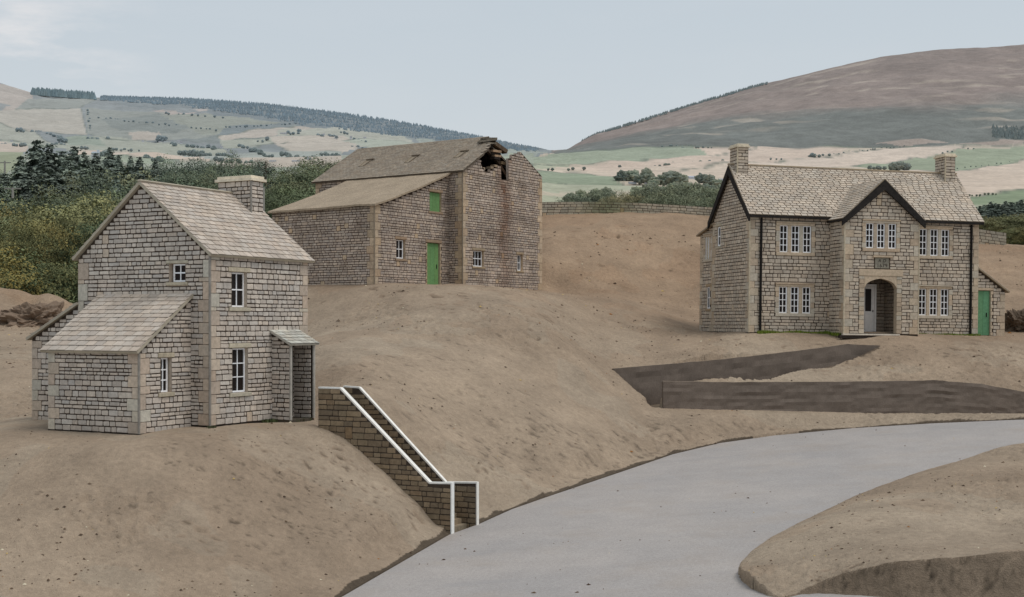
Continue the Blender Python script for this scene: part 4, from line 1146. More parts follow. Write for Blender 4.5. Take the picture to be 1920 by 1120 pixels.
# darker inside the gouges, with random mottling over all the ground
k = k * GOUGE * (1 + .12 * vnoise(XX * .28, YY * .28, 80) + .06 * vnoise(XX * .9, YY * .9, 81))
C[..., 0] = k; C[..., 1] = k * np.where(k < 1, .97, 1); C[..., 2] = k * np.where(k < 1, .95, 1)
wm = smooth(50, 75, YY)
C[..., 0] *= 1 - .08 * wm; C[..., 1] *= 1 - .18 * wm; C[..., 2] *= 1 - .26 * wm
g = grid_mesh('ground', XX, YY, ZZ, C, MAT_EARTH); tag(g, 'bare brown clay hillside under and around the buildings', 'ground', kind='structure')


def gz(x, y): return float(ground_z(np.array([float(x)]), np.array([float(y)]))[0])


mb = MB(); pts = [Vector((x, y, road_z(x, y))) for x, y in ROAD_POLY]
for t in tessellate_polygon([pts]):
    a, b, c = [pts[i] for i in t]
    if (b - a).cross(c - a).z < 0: b, c = c, b
    mb.face([a, b, c], (1, 1, 1, 1))
for i in range(len(FAR_EDGE) - 1):
    a, b = pts[i], pts[i + 1]; mb.face([a, b, b - Vector((0, 0, .25)), a - Vector((0, 0, .25))], (1, 1, 1, 1))
r = mb.build('road', MAT_ROAD); tag(r, 'smooth pale grey road curving up to the right', 'road', kind='structure')


def cut_wall(name, label, line, thick, top_off, depth, taper=None):
    """upright clay face along a line of pixels/depths, with a thin pale top"""
    P = [at(p, t, Y) for p, t, Y in line]
    Q = []
    for i in range(len(P) - 1):
        n = max(2, int((P[i + 1] - P[i]).length / .12))
        for k_ in range(n): Q.append(P[i].lerp(P[i + 1], k_ / n))
    Q.append(P[-1])
    top, bot, bk, bkb = [], [], [], []
    for i, q in enumerate(Q):
        d = (Q[min(i + 1, len(Q) - 1)] - Q[max(i - 1, 0)]); nrm = Vector((-d.y, d.x, 0)).normalized()
        w = noise.noise((q.x * 1.3, 3.1, 0)) * .05 + noise.noise((q.x * 5, 1.1, 0)) * .02
        if i < 12: w *= i / 12
        z = q.z + top_off + w * .6
        top.append(Vector((q.x, q.y, z))); bk.append(Vector((q.x, q.y, z)) + nrm * thick)
        bot.append(Vector((q.x, q.y, z - depth)) - nrm * .10); bkb.append(Vector((q.x, q.y, z - depth)) + nrm * thick)
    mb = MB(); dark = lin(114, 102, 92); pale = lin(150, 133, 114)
    nv = 10
    for i in range(len(Q) - 1):
        for j in range(nv):
            def fp(a, jj):
                s = jj / nv; p = top[a].lerp(bot[a], s)
                if 0 < jj: p = p + Vector((0, -1, 0)) * (noise.noise((p.x * .8, p.z * 6, 7)) * .05 + noise.noise((p.x * 3, p.z * 9, 2)) * .02)
                return p
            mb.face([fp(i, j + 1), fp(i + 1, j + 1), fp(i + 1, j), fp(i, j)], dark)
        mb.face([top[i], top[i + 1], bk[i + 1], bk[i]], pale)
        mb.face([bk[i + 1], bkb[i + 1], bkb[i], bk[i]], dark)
    mb.face([top[0], bk[0], bkb[0], bot[0]], dark)
    o = mb.build(name, MAT_WALLET); return tag(o, label, 'wall')


cut_wall('retaining_wall', 'low dark earth retaining wall in front, running out of the right edge above the road', [(p, t, Y) for p, t, b, Y in SLAB], .22, .02, 1.35)
cut_wall('retaining_wall', 'dark earth retaining wall behind, slanting up towards the arched doorway of the manor', TRENCH_BACK, .2, .015, 2.3)

# rough heaps of spoil
def clod(name, label, px, py, Y, sx, sy, sz, seed, col):
    bm = bmesh.new(); bmesh.ops.create_icosphere(bm, subdivisions=5, radius=1)
    for v in bm.verts:
        n = noise.noise(v.co * 1.7 + Vector((seed, 0, 0))) * .45 + noise.noise(v.co * 4.5 + Vector((seed, 5, 0))) * .34 + noise.noise(v.co * 10) * .20
        v.co *= 1 + n
        v.co = Vector((v.co.x * sx, v.co.y * sy, v.co.z * sz))
    me = bpy.data.meshes.new(name); bm.to_mesh(me); bm.free()
    ca = me.color_attributes.new('Col', 'FLOAT_COLOR', 'CORNER'); ca.data.foreach_set('color', np.tile(np.array(col, np.float32), len(me.loops)))
    me.materials.append(MAT_WALLET); o = bpy.data.objects.new(name, me); COL.objects.link(o)
    p = at(px, py, Y); o.location = (p.x, p.y, gz(p.x, p.y) + sz * .15); o.rotation_euler.z = seed
    return tag(o, label, 'earth heap')


clod('earth_heap', 'dark rough heap of turned earth left of the cottage', 68, 604, 62, 1.6, 1.1, .8, .2, lin(124, 106, 90))
clod('earth_heap', 'dark rough earth heap beside the green store door of the manor', 1915, 612, 63, .8, .9, .75, 2.4, lin(98, 84, 70))

# crumbs of soil and bits of leaf lying about
mb = MB()
cr_x, cr_y = [], []
while len(cr_x) < 9000:
    Y = 24 + 56 * random.random() ** 1.15; px = random.uniform(-60, 1980); x = (px - CX) / F * Y
    cr_x.append(x); cr_y.append(Y)
cx_, cy_ = np.array(cr_x), np.array(cr_y)
keep = (np.clip(vnoise(cx_ * .4, cy_ * .4, 33) * 1.6 + .35, .06, 1) > rng.random(len(cx_)))
onroad = in_poly(cx_, cy_, ROAD_POLY) & ~in_poly(cx_, cy_, MOUND_POLY)
keep &= (~onroad) | (rng.random(len(cx_)) < .10)
for L, (ax, ay, bx, by) in ((LC, (-2.2, -.1, 4.6, 7)), (LB, (-6, .0, 7.4, 9.6)), (LM, (-.2, -1.7, 13, 6.3))):
    c, s = math.cos(L.a), math.sin(L.a); lx = (cx_ - L.o.x) * c + (cy_ - L.o.y) * s; ly = -(cx_ - L.o.x) * s + (cy_ - L.o.y) * c
    keep &= ~((lx > ax) & (lx < bx) & (ly > ay) & (ly < by))
cz_ = np.where(onroad, road_z(cx_, cy_), ground_z(cx_, cy_))
for x, y, z, k_ in zip(cx_, cy_, cz_, keep):
    if not k_: continue
    r = random.choice([.012, .015, .018, .022, .025, .03, .04]) * random.uniform(.6, 1.2) * max(1, y / 38)
    c = random.choice([lin(74, 58, 46), lin(84, 68, 54), lin(96, 78, 62), lin(110, 92, 74)]) if random.random() < .86 else random.choice([lin(196, 168, 104), lin(206, 194, 168), lin(150, 104, 60)])
    a = random.uniform(0, 6.3); ca_, sa = math.cos(a), math.sin(a); e = random.uniform(1, 1.9)
    vs = []
    for (u, v, w) in [(1, 0, 0), (0, 1, 0), (-1, 0, 0), (0, -1, 0), (0, 0, .8), (0, 0, -.3)]:
        k2 = random.uniform(.7, 1.2); u *= r * e * k2; v *= r * k2; w *= r * k2
        vs.append((x + u * ca_ - v * sa, y + u * sa + v * ca_, z + w))
    mb.idx(vs, [(0, 1, 4), (1, 2, 4), (2, 3, 4), (3, 0, 4), (1, 0, 5), (2, 1, 5), (3, 2, 5), (0, 3, 5)], c)
o = mb.build('soil_crumbs', MAT_WALLET); tag(o, 'small dark crumbs of soil and bits of leaf scattered on the clay', 'soil crumbs', kind='stuff')

# grass along the foot of the manor, weeds at the cottage
MAT_GRASS = attr_mat('grass_blades', a1=.2, a2=.2, a3=0, bd=0)
mb = MB()
def blades(L, x0, x1, yc, yw, n, h, cols_):
    for _ in range(n):
        lx = random.uniform(x0, x1); ly = yc + random.uniform(-yw, 0); wx, wy, wz = L.w(lx, ly)
        z = wz - (.013 * lx if L is LM else 0) - .10; hh = h * random.uniform(.4, 1.15) * (0.55 + .45 * math.sin(lx * 2.1) ** 2); a = random.uniform(0, 6.3); w = .022
        dx, dy = math.cos(a), math.sin(a); lean = random.uniform(-.08, .08)
        mb.face([(wx - dx * w, wy - dy * w, z), (wx + dx * w, wy + dy * w, z), (wx + dy * lean, wy + dx * lean, z + hh + .10)], jit(random.choice(cols_), .2))
gcol = [lin(104, 124, 40), lin(122, 136, 52), lin(84, 106, 40), lin(140, 146, 70)]
blades(LM, .35, 3.85, -.04, .22, 2200, .13, gcol); blades(LM, 7.5, 11.35, -.04, .2, 1700, .09, gcol); blades(LM, 3.6, 3.9, -.1, 1.2, 200, .08, gcol)
blades(LC, 2.2, 2.75, -.03, .2, 160, .06, [lin(74, 84, 52), lin(92, 98, 66)]); blades(LC, 3.0, 3.8, -.5, .2, 60, .04, [lin(84, 90, 60)]); blades(LC, -.2, .1, -.03, .15, 50, .05, [lin(80, 84, 60)])
o = mb.build('grass', MAT_GRASS); tag(o, 'thin bright green grass along the foot of the manor front', 'grass', kind='stuff')

# ------------------------------------------------------------------ boundary walls on the skyline
def field_wall(label, pts, Y0):
    T = thing('stone_wall', label, 'wall', at(*pts[0][:2], pts[0][3]))
    # one run with its courses following the ground
    A = [at(p, t, y) - T.location for p, t, b, y in pts]; H_ = max((b - t) / F * y for p, t, b, y in pts)
    d = Vector((A[-1].x - A[0].x, A[-1].y - A[0].y)); Lh = d.length
    us = [((q.x - A[0].x) * d.x + (q.y - A[0].y) * d.y) / Lh for q in A]; zs = [q.z for q in A]
    fr = Frame((A[0].x, A[0].y), (d.x, d.y), rise=lambda u: float(np.interp(u, us, zs)))
    n_ = int(Lh / .5); bot = -H_ - .3
    wall('wall_run', T, fr, [(Lh * k_ / n_, bot) for k_ in range(n_ + 1)] + [(Lh * k_ / n_, 0) for k_ in range(n_, -1, -1)], 'field', thick=.15, seed=3, edges=lambda p, q: True, stain_shade=lambda u, v: tuple(1 - k_ * .5 * math.exp(-((u - 6.2) / 1.8) ** 2) for k_ in (1, .85, 1.1)))
    return T
field_wall('long low stone wall on the crest of the hill between barn and manor', [(960, 381, 402, 83.5), (1018, 379.5, 402, 83.8), (1100, 378.5, 400.5, 84), (1200, 380, 400.5, 84), (1280, 384.5, 401.5, 84.2), (1345, 389, 404, 84.5), (1420, 394, 410, 85)], 0)
field_wall('short low stone wall on the crest right of the manor', [(1790, 422, 448, 84), (1836, 430, 457, 84), (1887, 437, 462, 84)], 0)

# ================================================================== FAR VALLEY AND HILLS
LEFT = [(88, 650), (110, 585), (160, 505), (240, 425), (400, 352), (700, 325), (1200, 302), (1800, 286), (2600, 268)]
RIGHT = [(88, 505), (110, 485), (160, 455), (240, 425), (400, 384), (700, 342), (1200, 315), (1600, 300), (1950, 288)]
SKY_PX = [-900, -400, 0, 60, 178, 188, 330, 400, 500, 600, 700, 800, 900, 960, 1030, 1062, 1080, 1120, 1200, 1300, 1420, 1540, 1650, 1750, 1850, 1920, 2300, 2900]
SKY_PY = [110, 130, 156, 174, 183, 183, 186, 190, 197, 209, 222, 239, 258, 272, 284, 282, 270, 251, 227, 196, 161, 132, 107, 94, 88.5, 84, 70, 60]
cols = np.arange(-900, 2850, 3.0)
nseg = [5, 8, 12, 20, 16, 14, 10, 10]
hill_n = 110
wr = smooth(900, 1080, cols)
sky = np.interp(cols, SKY_PX, SKY_PY)
# hill foot on the right follows the top of the fields
foot = np.interp(cols, [1000, 1060, 1180, 1300, 1500, 1620, 1760, 1920, 2300], [293, 288, 279, 276, 275, 277, 272, 270, 266])
Pk, Yk = [], []
for i in range(9):
    l, r = LEFT[i], RIGHT[i]
    py = l[1] * (1 - wr) + (foot if i == 8 else r[1]) * wr
    py = np.maximum(py, sky + (9 - i) * .8 + .6)
    Pk.append(py); Yk.append(np.exp(math.log(l[0]) * (1 - wr) + math.log(r[0]) * wr))
rowsP, rowsY = [], []
for i in range(8):
    for j in range(nseg[i]):
        t = j / nseg[i]; rowsP.append(Pk[i] * (1 - t) + Pk[i + 1] * t); rowsY.append(np.exp(np.log(Yk[i]) * (1 - t) + np.log(Yk[i + 1]) * t))
endY = np.exp(math.log(4600) * (1 - wr) + math.log(3100) * wr)
for j in range(hill_n + 1):
    t = j / hill_n
    rowsP.append(Pk[8] * (1 - t) + sky * t); rowsY.append(np.exp(np.log(Yk[8]) * (1 - t ** 1.15) + np.log(endY) * t ** 1.15))
rowsP.append(sky + 60); rowsY.append(endY * 1.25)
PYg = np.array(rowsP); YYg = np.array(rowsY); PXg = np.tile(cols, (len(rowsP), 1))
Xg = (PXg - CX) / F * YYg; Zg = (HZ - PYg) / F * YYg
Zg += (vnoise(Xg / 60, YYg / 60, 40) * .012 + vnoise(Xg / 20, YYg / 20, 41) * .004) * np.minimum(YYg, 1500) * np.where(np.arange(len(rowsP))[:, None] > len(rowsP) - 8, .2, .5) * (YYg > 300)


def fc(r, g, b): return np.array(lin(r, g, b)[:3])


Cg = np.zeros(PXg.shape + (4,)); Cg[..., 3] = 1
left_hill = fc(121, 132, 134); n1 = vnoise(Xg / 260, YYg / 420, 50) + vnoise(Xg / 90, YYg / 160, 51) * .5
Cg[..., :3] = np.where(PXg[..., None] < 1035, left_hill, fc(112, 113, 107))
Cg[..., :3] *= (1 + .16 * n1 + .16 * vnoise(Xg / 30, YYg / 60, 52))[..., None]
hz = smooth(0, 1, (foot[None, :] - PYg) / np.maximum(foot - sky, 8)[None, :])
mr = (PXg > 1035) & (PYg < foot[None, :] + 1)
mau = smooth(.30, .62, hz + .35 * n1)
hc = fc(103, 107, 103)[None, None] * (1 - mau[..., None]) + fc(131, 116, 109)[None, None] * mau[..., None]
st = smooth(.22, .34, vnoise(Xg / 60 + YYg / 170, YYg / 34, 60)) * smooth(-.06, .16, vnoise(Xg / 300, YYg / 260, 61))
hc = hc * (1 - .45 * st[..., None]) + fc(172, 158, 142)[None, None] * .45 * st[..., None]
hc = hc * (1 + .22 * (vnoise(Xg / 45, YYg / 60, 62) + .8 * vnoise(Xg / 14, YYg / 22, 63)) + .14 * vnoise(Xg / 200 + YYg / 300, YYg / 160, 64))[..., None]
Cg[..., :3] = np.where(mr[..., None], hc, Cg[..., :3])
low = PYg > foot[None, :] + .5
Cg[..., :3] = np.where((low & (PXg < 1000))[..., None], fc(150, 158, 142), Cg[..., :3])
Cg[..., :3] = np.where((low & (PXg >= 1000))[..., None], fc(186, 174, 152), Cg[..., :3])
mid = YYg < 420
Cg[..., :3] = np.where((mid & (PXg < 760))[..., None], fc(96, 102, 72), Cg[..., :3])
Cg[..., :3] = np.where((mid & (PXg >= 760))[..., None], fc(150, 158, 132), Cg[..., :3])
FIELDS = [
    ([(-900, 100), (0, 157), (62, 174), (60, 192), (0, 236), (-900, 230)], (170, 160, 148)),
    ([(50, 186), (186, 184), (142, 204), (30, 206)], (134, 142, 134)),
    ([(0, 206), (152, 205), (163, 253), (60, 249), (0, 232), (-300, 230), (-300, 206)], (170, 166, 152)),
    ([(0, 192), (20, 196), (0, 208), (-60, 212)], (130, 138, 138)),
    ([(-900, 236), (0, 232), (60, 248), (104, 272), (0, 264), (-900, 280)], (158, 163, 148)),
    ([(160, 203), (330, 214), (430, 224), (424, 262), (200, 264), (164, 250)], (132, 140, 132)),
    ([(190, 226), (300, 214), (390, 236), (310, 250), (220, 244)], (116, 127, 122)), ([(330, 262), (420, 256), (440, 262), (380, 272)], (112, 124, 122)),
    ([(284, 206), (372, 210), (332, 221)], (170, 158, 148)), ([(350, 203), (405, 206), (390, 210)], (168, 158, 150)),
    ([(186, 183), (330, 186), (400, 190), (395, 204), (300, 206), (240, 200)], (108, 122, 126)),
    ([(390, 206), (500, 197), (700, 222), (900, 258), (1030, 284), (960, 286), (720, 254), (560, 240), (390, 215)], (98, 114, 120)),
    ([(300, 216), (390, 213), (560, 236), (490, 250), (380, 252)], (134, 142, 128)),
    ([(430, 236), (540, 232), (566, 240), (470, 252), (400, 256)], (106, 121, 124)),
    ([(408, 258), (470, 246), (560, 237), (600, 242), (540, 252), (420, 262)], (176, 168, 154)),
    ([(520, 244), (640, 240), (760, 258), (780, 268), (640, 262), (520, 256)], (164, 168, 152)),
    ([(410, 262), (520, 256), (540, 266), (480, 278), (420, 280)], (156, 163, 146)),
    ([(505, 258), (640, 256), (690, 272), (640, 290), (560, 287), (520, 276)], (182, 174, 158)),
    ([(640, 262), (780, 268), (900, 280), (760, 290), (690, 280)], (160, 170, 152)),
    ([(760, 258), (900, 276), (1030, 286), (1000, 294), (860, 284)], (146, 158, 148)),
    ([(240, 250), (300, 246), (305, 262), (250, 264)], (172, 164, 150)),
    ([(0, 264), (104, 272), (160, 255), (236, 262), (330, 272), (420, 282), (430, 292), (340, 292), (200, 284), (0, 276)], (154, 161, 144)),
    ([(120, 258), (162, 254), (200, 272), (130, 274)], (134, 150, 132)),
    ([(-400, 266), (0, 268), (52, 276), (50, 286), (0, 288), (-400, 290)], (192, 178, 160)),
    ([(-400, 288), (46, 286), (26, 318), (0, 345), (-400, 350)], (140, 150, 116)),
    ([(140, 280), (240, 284), (340, 292), (420, 296), (420, 303), (330, 300), (190, 294), (140, 292)], (196, 180, 160)),
    ([(180, 292), (330, 300), (300, 312), (190, 306)], (146, 160, 136)),
    ([(330, 290), (640, 288), (640, 306), (430, 306)], (150, 160, 152)),
    ([(400, 300), (640, 296), (640, 316), (420, 318)], (180, 170, 154)),
    # right of the barn
    ([(760, 294), (1000, 290), (1020, 320), (760, 330)], (150, 162, 140)),
    ([(1000, 296), (1060, 288), (1180, 279), (1420, 277), (1330, 293), (1180, 306), (1060, 311), (1000, 312)], (144, 158, 132)),
    ([(1000, 310), (1060, 304), (1070, 313), (1000, 319)], (160, 168, 140)),
    ([(1300, 277.5), (1590, 277), (1570, 291), (1400, 306), (1240, 324), (1120, 322), (1060, 316), (1180, 306), (1330, 293)], (198, 180, 160)),
    ([(1590, 286), (1690, 275.5), (1812, 274.5), (1770, 289), (1700, 301), (1560, 315), (1380, 312), (1480, 300)], (202, 187, 168)),
    ([(990, 317), (1120, 320), (1400, 311), (1400, 336), (1240, 332), (1120, 330), (990, 322)], (198, 183, 162)),
    ([(990, 320), (1100, 322), (1130, 332), (1170, 346), (1080, 349), (990, 346)], (136, 152, 124)),
    ([(990, 346), (1180, 346), (1240, 352), (1180, 362), (990, 360)], (162, 168, 142)),
    ([(990, 358), (1180, 360), (1180, 372), (990, 371)], (182, 174, 150)), ([(990, 368), (1180, 372), (1180, 386), (990, 386)], (162, 168, 140)),
    ([(1570, 314), (1710, 300), (1770, 289), (1800, 281), (1920, 275), (2400, 262), (2400, 290), (1920, 303), (1792, 320), (1690, 315)], (142, 156, 126)),
    ([(1680, 316), (1792, 320), (1920, 303), (2400, 288), (2400, 340), (1920, 359), (1808, 369), (1700, 366)], (196, 180, 160)),
    ([(1700, 372), (1806, 369), (1920, 360), (2400, 345), (2400, 372), (1920, 378), (1806, 384)], (124, 142, 108)),
    ([(1800, 268), (1920, 264), (2300, 255), (2300, 262), (1920, 270), (1790, 274)], (150, 136, 126)),
    ([(1640, 268), (1760, 262), (1780, 266), (1690, 274)], (152, 138, 128)),
]
for poly, c in FIELDS:
    m = in_poly(PXg + vnoise(PXg / 14, PYg / 5, 71) * 2.2, PYg + vnoise(PXg / 40, PYg / 10, 70) * 1.0, poly) & (YYg > 240)
    t = 1 + .06 * vnoise(PXg / 30, PYg / 2.2, 72) + .05 * vnoise(Xg / 40, YYg / 40, 73)
    Cg[..., :3] = np.where(m[..., None], fc(*c)[None, None] * t[..., None], Cg[..., :3])
HEDGES = [[(990, 320), (1100, 321.5), (1170, 345)], [(990, 347), (1180, 346)], [(990, 311), (1060, 311), (1180, 306), (1330, 293), (1420, 277.5)], [(1240, 324), (1400, 306), (1570, 291), (1640, 281), (1690, 275.5)], [(1560, 315), (1700, 301), (1770, 289), (1812, 275)], [(1680, 316), (1792, 320), (1920, 303), (2300, 290)], [(1700, 371), (1806, 369), (1920, 360), (2300, 345)], [(1040, 290), (1180, 279), (1300, 276.5), (1590, 276.5), (1700, 274), (1920, 274)],
          [(0, 232), (60, 248), (104, 272)], [(152, 205), (163, 253)], [(0, 264), (104, 272)], [(30, 206), (142, 204), (186, 184)], [(408, 258), (470, 246), (560, 237)], [(410, 262), (520, 256), (640, 256)], [(520, 276), (560, 287), (690, 280)], [(430, 292), (420, 282), (330, 272)], [(640, 262), (780, 268), (900, 280)], [(190, 294), (330, 300), (420, 303)], [(60, 249), (163, 253)], [(164, 250), (200, 264), (424, 262)], [(540, 266), (480, 278)]]
for hl in HEDGES:
    px_, py_ = PXg, PYg + vnoise(PXg / 25, PYg / 8, 90) * .8
    dh = seg_dist(px_, py_ * 1.0, hl); m_ = np.clip(1.35 - dh, 0, 1) * (.45 + .55 * (vnoise(PXg / 9, PYg / 3, 91) > -.12)) * (YYg > 240)
    Cg[..., :3] = Cg[..., :3] * (1 - .8 * m_[..., None]) + fc(94, 106, 92)[None, None] * .8 * m_[..., None]
hzf = (1 - np.exp(-np.maximum(YYg - 300, 0) / 11000.))[..., None] * np.where(mr[..., None], .35, 1.0); Cg[..., :3] = Cg[..., :3] * (1 - hzf) + fc(168, 176, 180)[None, None] * hzf  # distance haze blended into the land colours
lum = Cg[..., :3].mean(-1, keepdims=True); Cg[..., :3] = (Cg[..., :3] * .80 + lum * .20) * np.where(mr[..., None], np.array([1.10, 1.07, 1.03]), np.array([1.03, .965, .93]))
MAT_FAR = attr_mat('far_land', s1=.006, s2=.05, s3=.3, a1=.08, a2=.12, a3=.14, bd=0)
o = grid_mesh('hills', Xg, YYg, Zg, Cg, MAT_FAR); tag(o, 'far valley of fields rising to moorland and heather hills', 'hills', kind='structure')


def far_point(px, py):      # nearest row of the far land under a given direction
    c = int(np.argmin(np.abs(cols - px))); colp = PYg[:-1, c]
    k_ = int(np.argmin(np.abs(colp - py)))
    Y = YYg[k_, c]; return Vector(((px - CX) / F * Y, Y, (HZ - colp[k_]) / F * Y)), Y


# ------------------------------------------------------------------ trees
class Leaves:
    """many small leaf faces collected as arrays"""
    def __init__(s): s.p = []; s.n = []; s.s = []; s.c = []

    def add(s, p, n, size, col): s.p.append(p); s.n.append(n); s.s.append(size); s.c.append(col)

    def mesh(s, name, mat, core=None):
        p = np.concatenate(s.p); n = np.concatenate(s.n); sz = np.concatenate(s.s)[:, None]; c = np.concatenate(s.c)
        n = n / np.linalg.norm(n, axis=1, keepdims=True)
        r = rng.normal(size=p.shape); t = np.cross(n, r); t /= np.linalg.norm(t, axis=1, keepdims=True); b = np.cross(n, t)
        u = t * sz; v = b * sz * rng.uniform(.55, .95, (len(p), 1))
        V = np.stack([p - u - v * .3, p + u * .2 - v, p + u + v * .3, p - u * .2 + v], 1).reshape(-1, 3)
        me = bpy.data.meshes.new(name); k = len(p)
        me.vertices.add(4 * k); me.vertices.foreach_set('co', V.astype(np.float32).ravel())
        me.loops.add(4 * k); me.loops.foreach_set('vertex_index', np.arange(4 * k, dtype=np.int32))
        me.polygons.add(k); me.polygons.foreach_set('loop_start', np.arange(0, 4 * k, 4, dtype=np.int32))
        me.update(calc_edges=True)
        ca = me.color_attributes.new('Col', 'FLOAT_COLOR', 'POINT'); ca.data.foreach_set('color', np.repeat(c, 4, 0).astype(np.float32).ravel())
        me.materials.append(mat); return me


def dirs(k):
    d = rng.normal(size=(k, 3)); return d / np.linalg.norm(d, axis=1, keepdims=True)


def broad_crown(seed, nclump=46, per=70, leaf=.020, wide=.42, base=.16, autumn=0.0, dark=1.0):
    random.seed(seed); L = Leaves(); cl = []
    lobes = [(random.uniform(-.45, .45) * wide, random.uniform(-.45, .45) * wide, random.uniform(.42, .80), random.uniform(.5, .75)) for _ in range(5)] + [(0, 0, .62, .9)]
    while len(cl) < nclump:
        lx, ly, lz, lr = random.choice(lobes)
        d = Vector((random.gauss(0, 1), random.gauss(0, 1), random.gauss(0, 1))).normalized() * random.uniform(.55, 1.0) ** .5 * lr
        p = Vector((lx + d.x * wide * .75, ly + d.y * wide * .75, lz + d.z * .36))
        if p.z < base or p.z > .97: continue
        cl.append((p, random.uniform(.05, .12)))
    for p, r in cl:
        br = random.uniform(.80, 1.36) * (.58 + .64 * p.z); au = min(1, max(0, random.gauss(autumn, .22)))  # lower clumps coloured darker, crown shade painted into the leaves
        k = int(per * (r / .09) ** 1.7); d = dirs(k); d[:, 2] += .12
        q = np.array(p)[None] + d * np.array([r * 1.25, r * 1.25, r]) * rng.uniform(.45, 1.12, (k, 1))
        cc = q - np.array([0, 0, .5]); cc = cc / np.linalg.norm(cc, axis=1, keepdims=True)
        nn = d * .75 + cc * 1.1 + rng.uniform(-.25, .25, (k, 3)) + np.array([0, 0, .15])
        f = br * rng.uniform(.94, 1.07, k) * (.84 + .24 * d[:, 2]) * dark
        col = np.stack([np.clip(f, .15, 2), np.clip(au + rng.normal(0, .1, k), 0, 1), 0 * f, 0 * f + 1], 1)
        L.add(q, nn, leaf * rng.uniform(.6, 1.3, k), col)
    return L


def round_crown(seed, n=26000, leaf=.0075, wide=.48, autumn=.1):
    """one rounded, lobed crown: leaf faces spread over an uneven shell, thinner and looser at its edge"""
    bm = bmesh.new(); bmesh.ops.create_icosphere(bm, subdivisions=5, radius=1); o = Vector((seed * 2.3, 1.7, 0)); P, A = [], []
    for v in bm.verts:
        d = v.co.normalized(); a = noise.noise(d * 1.3 + o); b = noise.noise(d * 3.0 + o * 2); c = noise.noise(d * 6.5 + o); e = noise.noise(d * 14 + o)
        r = 1 + .34 * a + .34 * b + .24 * c + .08 * e
        v.co = Vector((d.x * r * wide, d.y * r * wide, .52 + d.z * r * .36)); A.append((b, c, e, a))
    bm.normal_update()
    P = np.array([v.co[:] for v in bm.verts]); Nn = np.array([v.normal[:] for v in bm.verts]); A = np.array(A); bm.free()
    i = rng.integers(0, len(P), n); t = rng.normal(0, .014, (n, 3)); h = rng.normal(.0, .014, n) + (rng.random(n) < .10) * rng.uniform(0, .06, n)
    q = P[i] + Nn[i] * h[:, None] + t
    nn = Nn[i] + rng.normal(0, .28, (n, 3))
    f = (.98 + .34 * A[i, 1] + .26 * A[i, 2] + .25 * A[i, 0]) * (.78 + .34 * Nn[i, 2]) * rng.uniform(.9, 1.1, n)  # leaves facing up tinted lighter, hollows darker: crown shading in the colour
    au = np.clip(autumn + .35 * A[i, 3] + rng.normal(0, .1, n), 0, 1)
    L = Leaves(); L.add(q, nn, leaf * rng.uniform(.6, 1.35, n), np.stack([np.clip(f, .2, 2), au, 0 * f, 0 * f + 1], 1)); return L


def cone_crown(seed, wide=.17, tiers=36, leaf=.0125, base=.05):
    random.seed(seed); L = Leaves()
    for t in range(tiers):
        f = t / (tiers - 1); z = base + (.985 - base) * f; r = wide * (1 - f) ** .8 + .006
        for b in range(int(12 * (1 - f) + 5)):
            a = random.uniform(0, 6.3); rr = r * random.uniform(.6, 1.2); br = random.uniform(.7, 1.25)
            k = max(10, int(rr * 600)); s_ = rng.uniform(.15, 1, k) ** .7; d = rr * s_
            sp = rng.normal(0, 1, k) * (.016 + .10 * d)
            q = np.stack([math.cos(a) * d - math.sin(a) * sp, math.sin(a) * d + math.cos(a) * sp, z - .38 * d * s_ + rng.uniform(-.016, .006, k)], 1)
            nn = np.array([math.cos(a) * .6, math.sin(a) * .6, .75])[None] + rng.uniform(-.5, .5, (k, 3))
            fv = br * rng.uniform(.8, 1.2, k) * (.55 + .6 * s_)
            L.add(q, nn, leaf * rng.uniform(.6, 1.3, k), np.stack([fv, 0 * fv, 0 * fv, 0 * fv + 1], 1))
    return L


def trunk_mb(seed, h=.5, r=.018, limbs=6):
    random.seed(seed); mb = MB()
    def limb(p, q, r0, r1, seg=7):
        d = (q - p).normalized(); t = d.orthogonal().normalized(); b = d.cross(t); vs = []
        for c, rr in ((p, r0), ((p + q) / 2 + Vector((random.uniform(-.01, .01), random.uniform(-.01, .01), 0)), (r0 + r1) / 2), (q, r1)):
            for k_ in range(seg):
                a = 6.2832 * k_ / seg; vs.append(c + (t * math.cos(a) + b * math.sin(a)) * rr)
        mb.idx(vs, [(j * seg + i, j * seg + (i + 1) % seg, (j + 1) * seg + (i + 1) % seg, (j + 1) * seg + i) for j in range(2) for i in range(seg)], (1, 1, 1, 1))
    limb(Vector((0, 0, -.08)), Vector((.01, 0, h)), r * 1.3, r * .6)
    for k_ in range(limbs):
        z = h * random.uniform(.45, 1); a = random.uniform(0, 6.3); L = random.uniform(.12, .26)
        limb(Vector((0, 0, z)), Vector((math.cos(a) * L * .7, math.sin(a) * L * .7, z + L)), r * .5, r * .14)
    return mb


MAT_BARK = plain_mat('bark', lin(92, 82, 70), s=8)
LM_ = {
    'green': leaf_mat('leaf_green', lin(82, 96, 70), lin(106, 116, 82), lin(122, 118, 76)),
    'olive': leaf_mat('leaf_olive', lin(124, 124, 84), lin(98, 110, 80), lin(136, 124, 76)),
    'gold': leaf_mat('leaf_gold', lin(78, 86, 60), lin(98, 102, 68), lin(140, 118, 60)),
    'fir': leaf_mat('needle_dark', lin(112, 122, 106), lin(122, 129, 112), lin(112, 118, 98)),
    'haze': leaf_mat('leaf_hazy', lin(104, 112, 86), lin(112, 118, 92), lin(138, 124, 84)),
    'far': leaf_mat('leaf_far', lin(96, 108, 92), lin(104, 112, 94), lin(112, 112, 92)),
    'fargr': leaf_mat('leaf_far_valley', lin(98, 108, 80), lin(106, 113, 84), lin(118, 112, 80)),
    'mist': leaf_mat('leaf_misty', lin(98, 110, 104), lin(94, 106, 100), lin(104, 110, 100)),
}


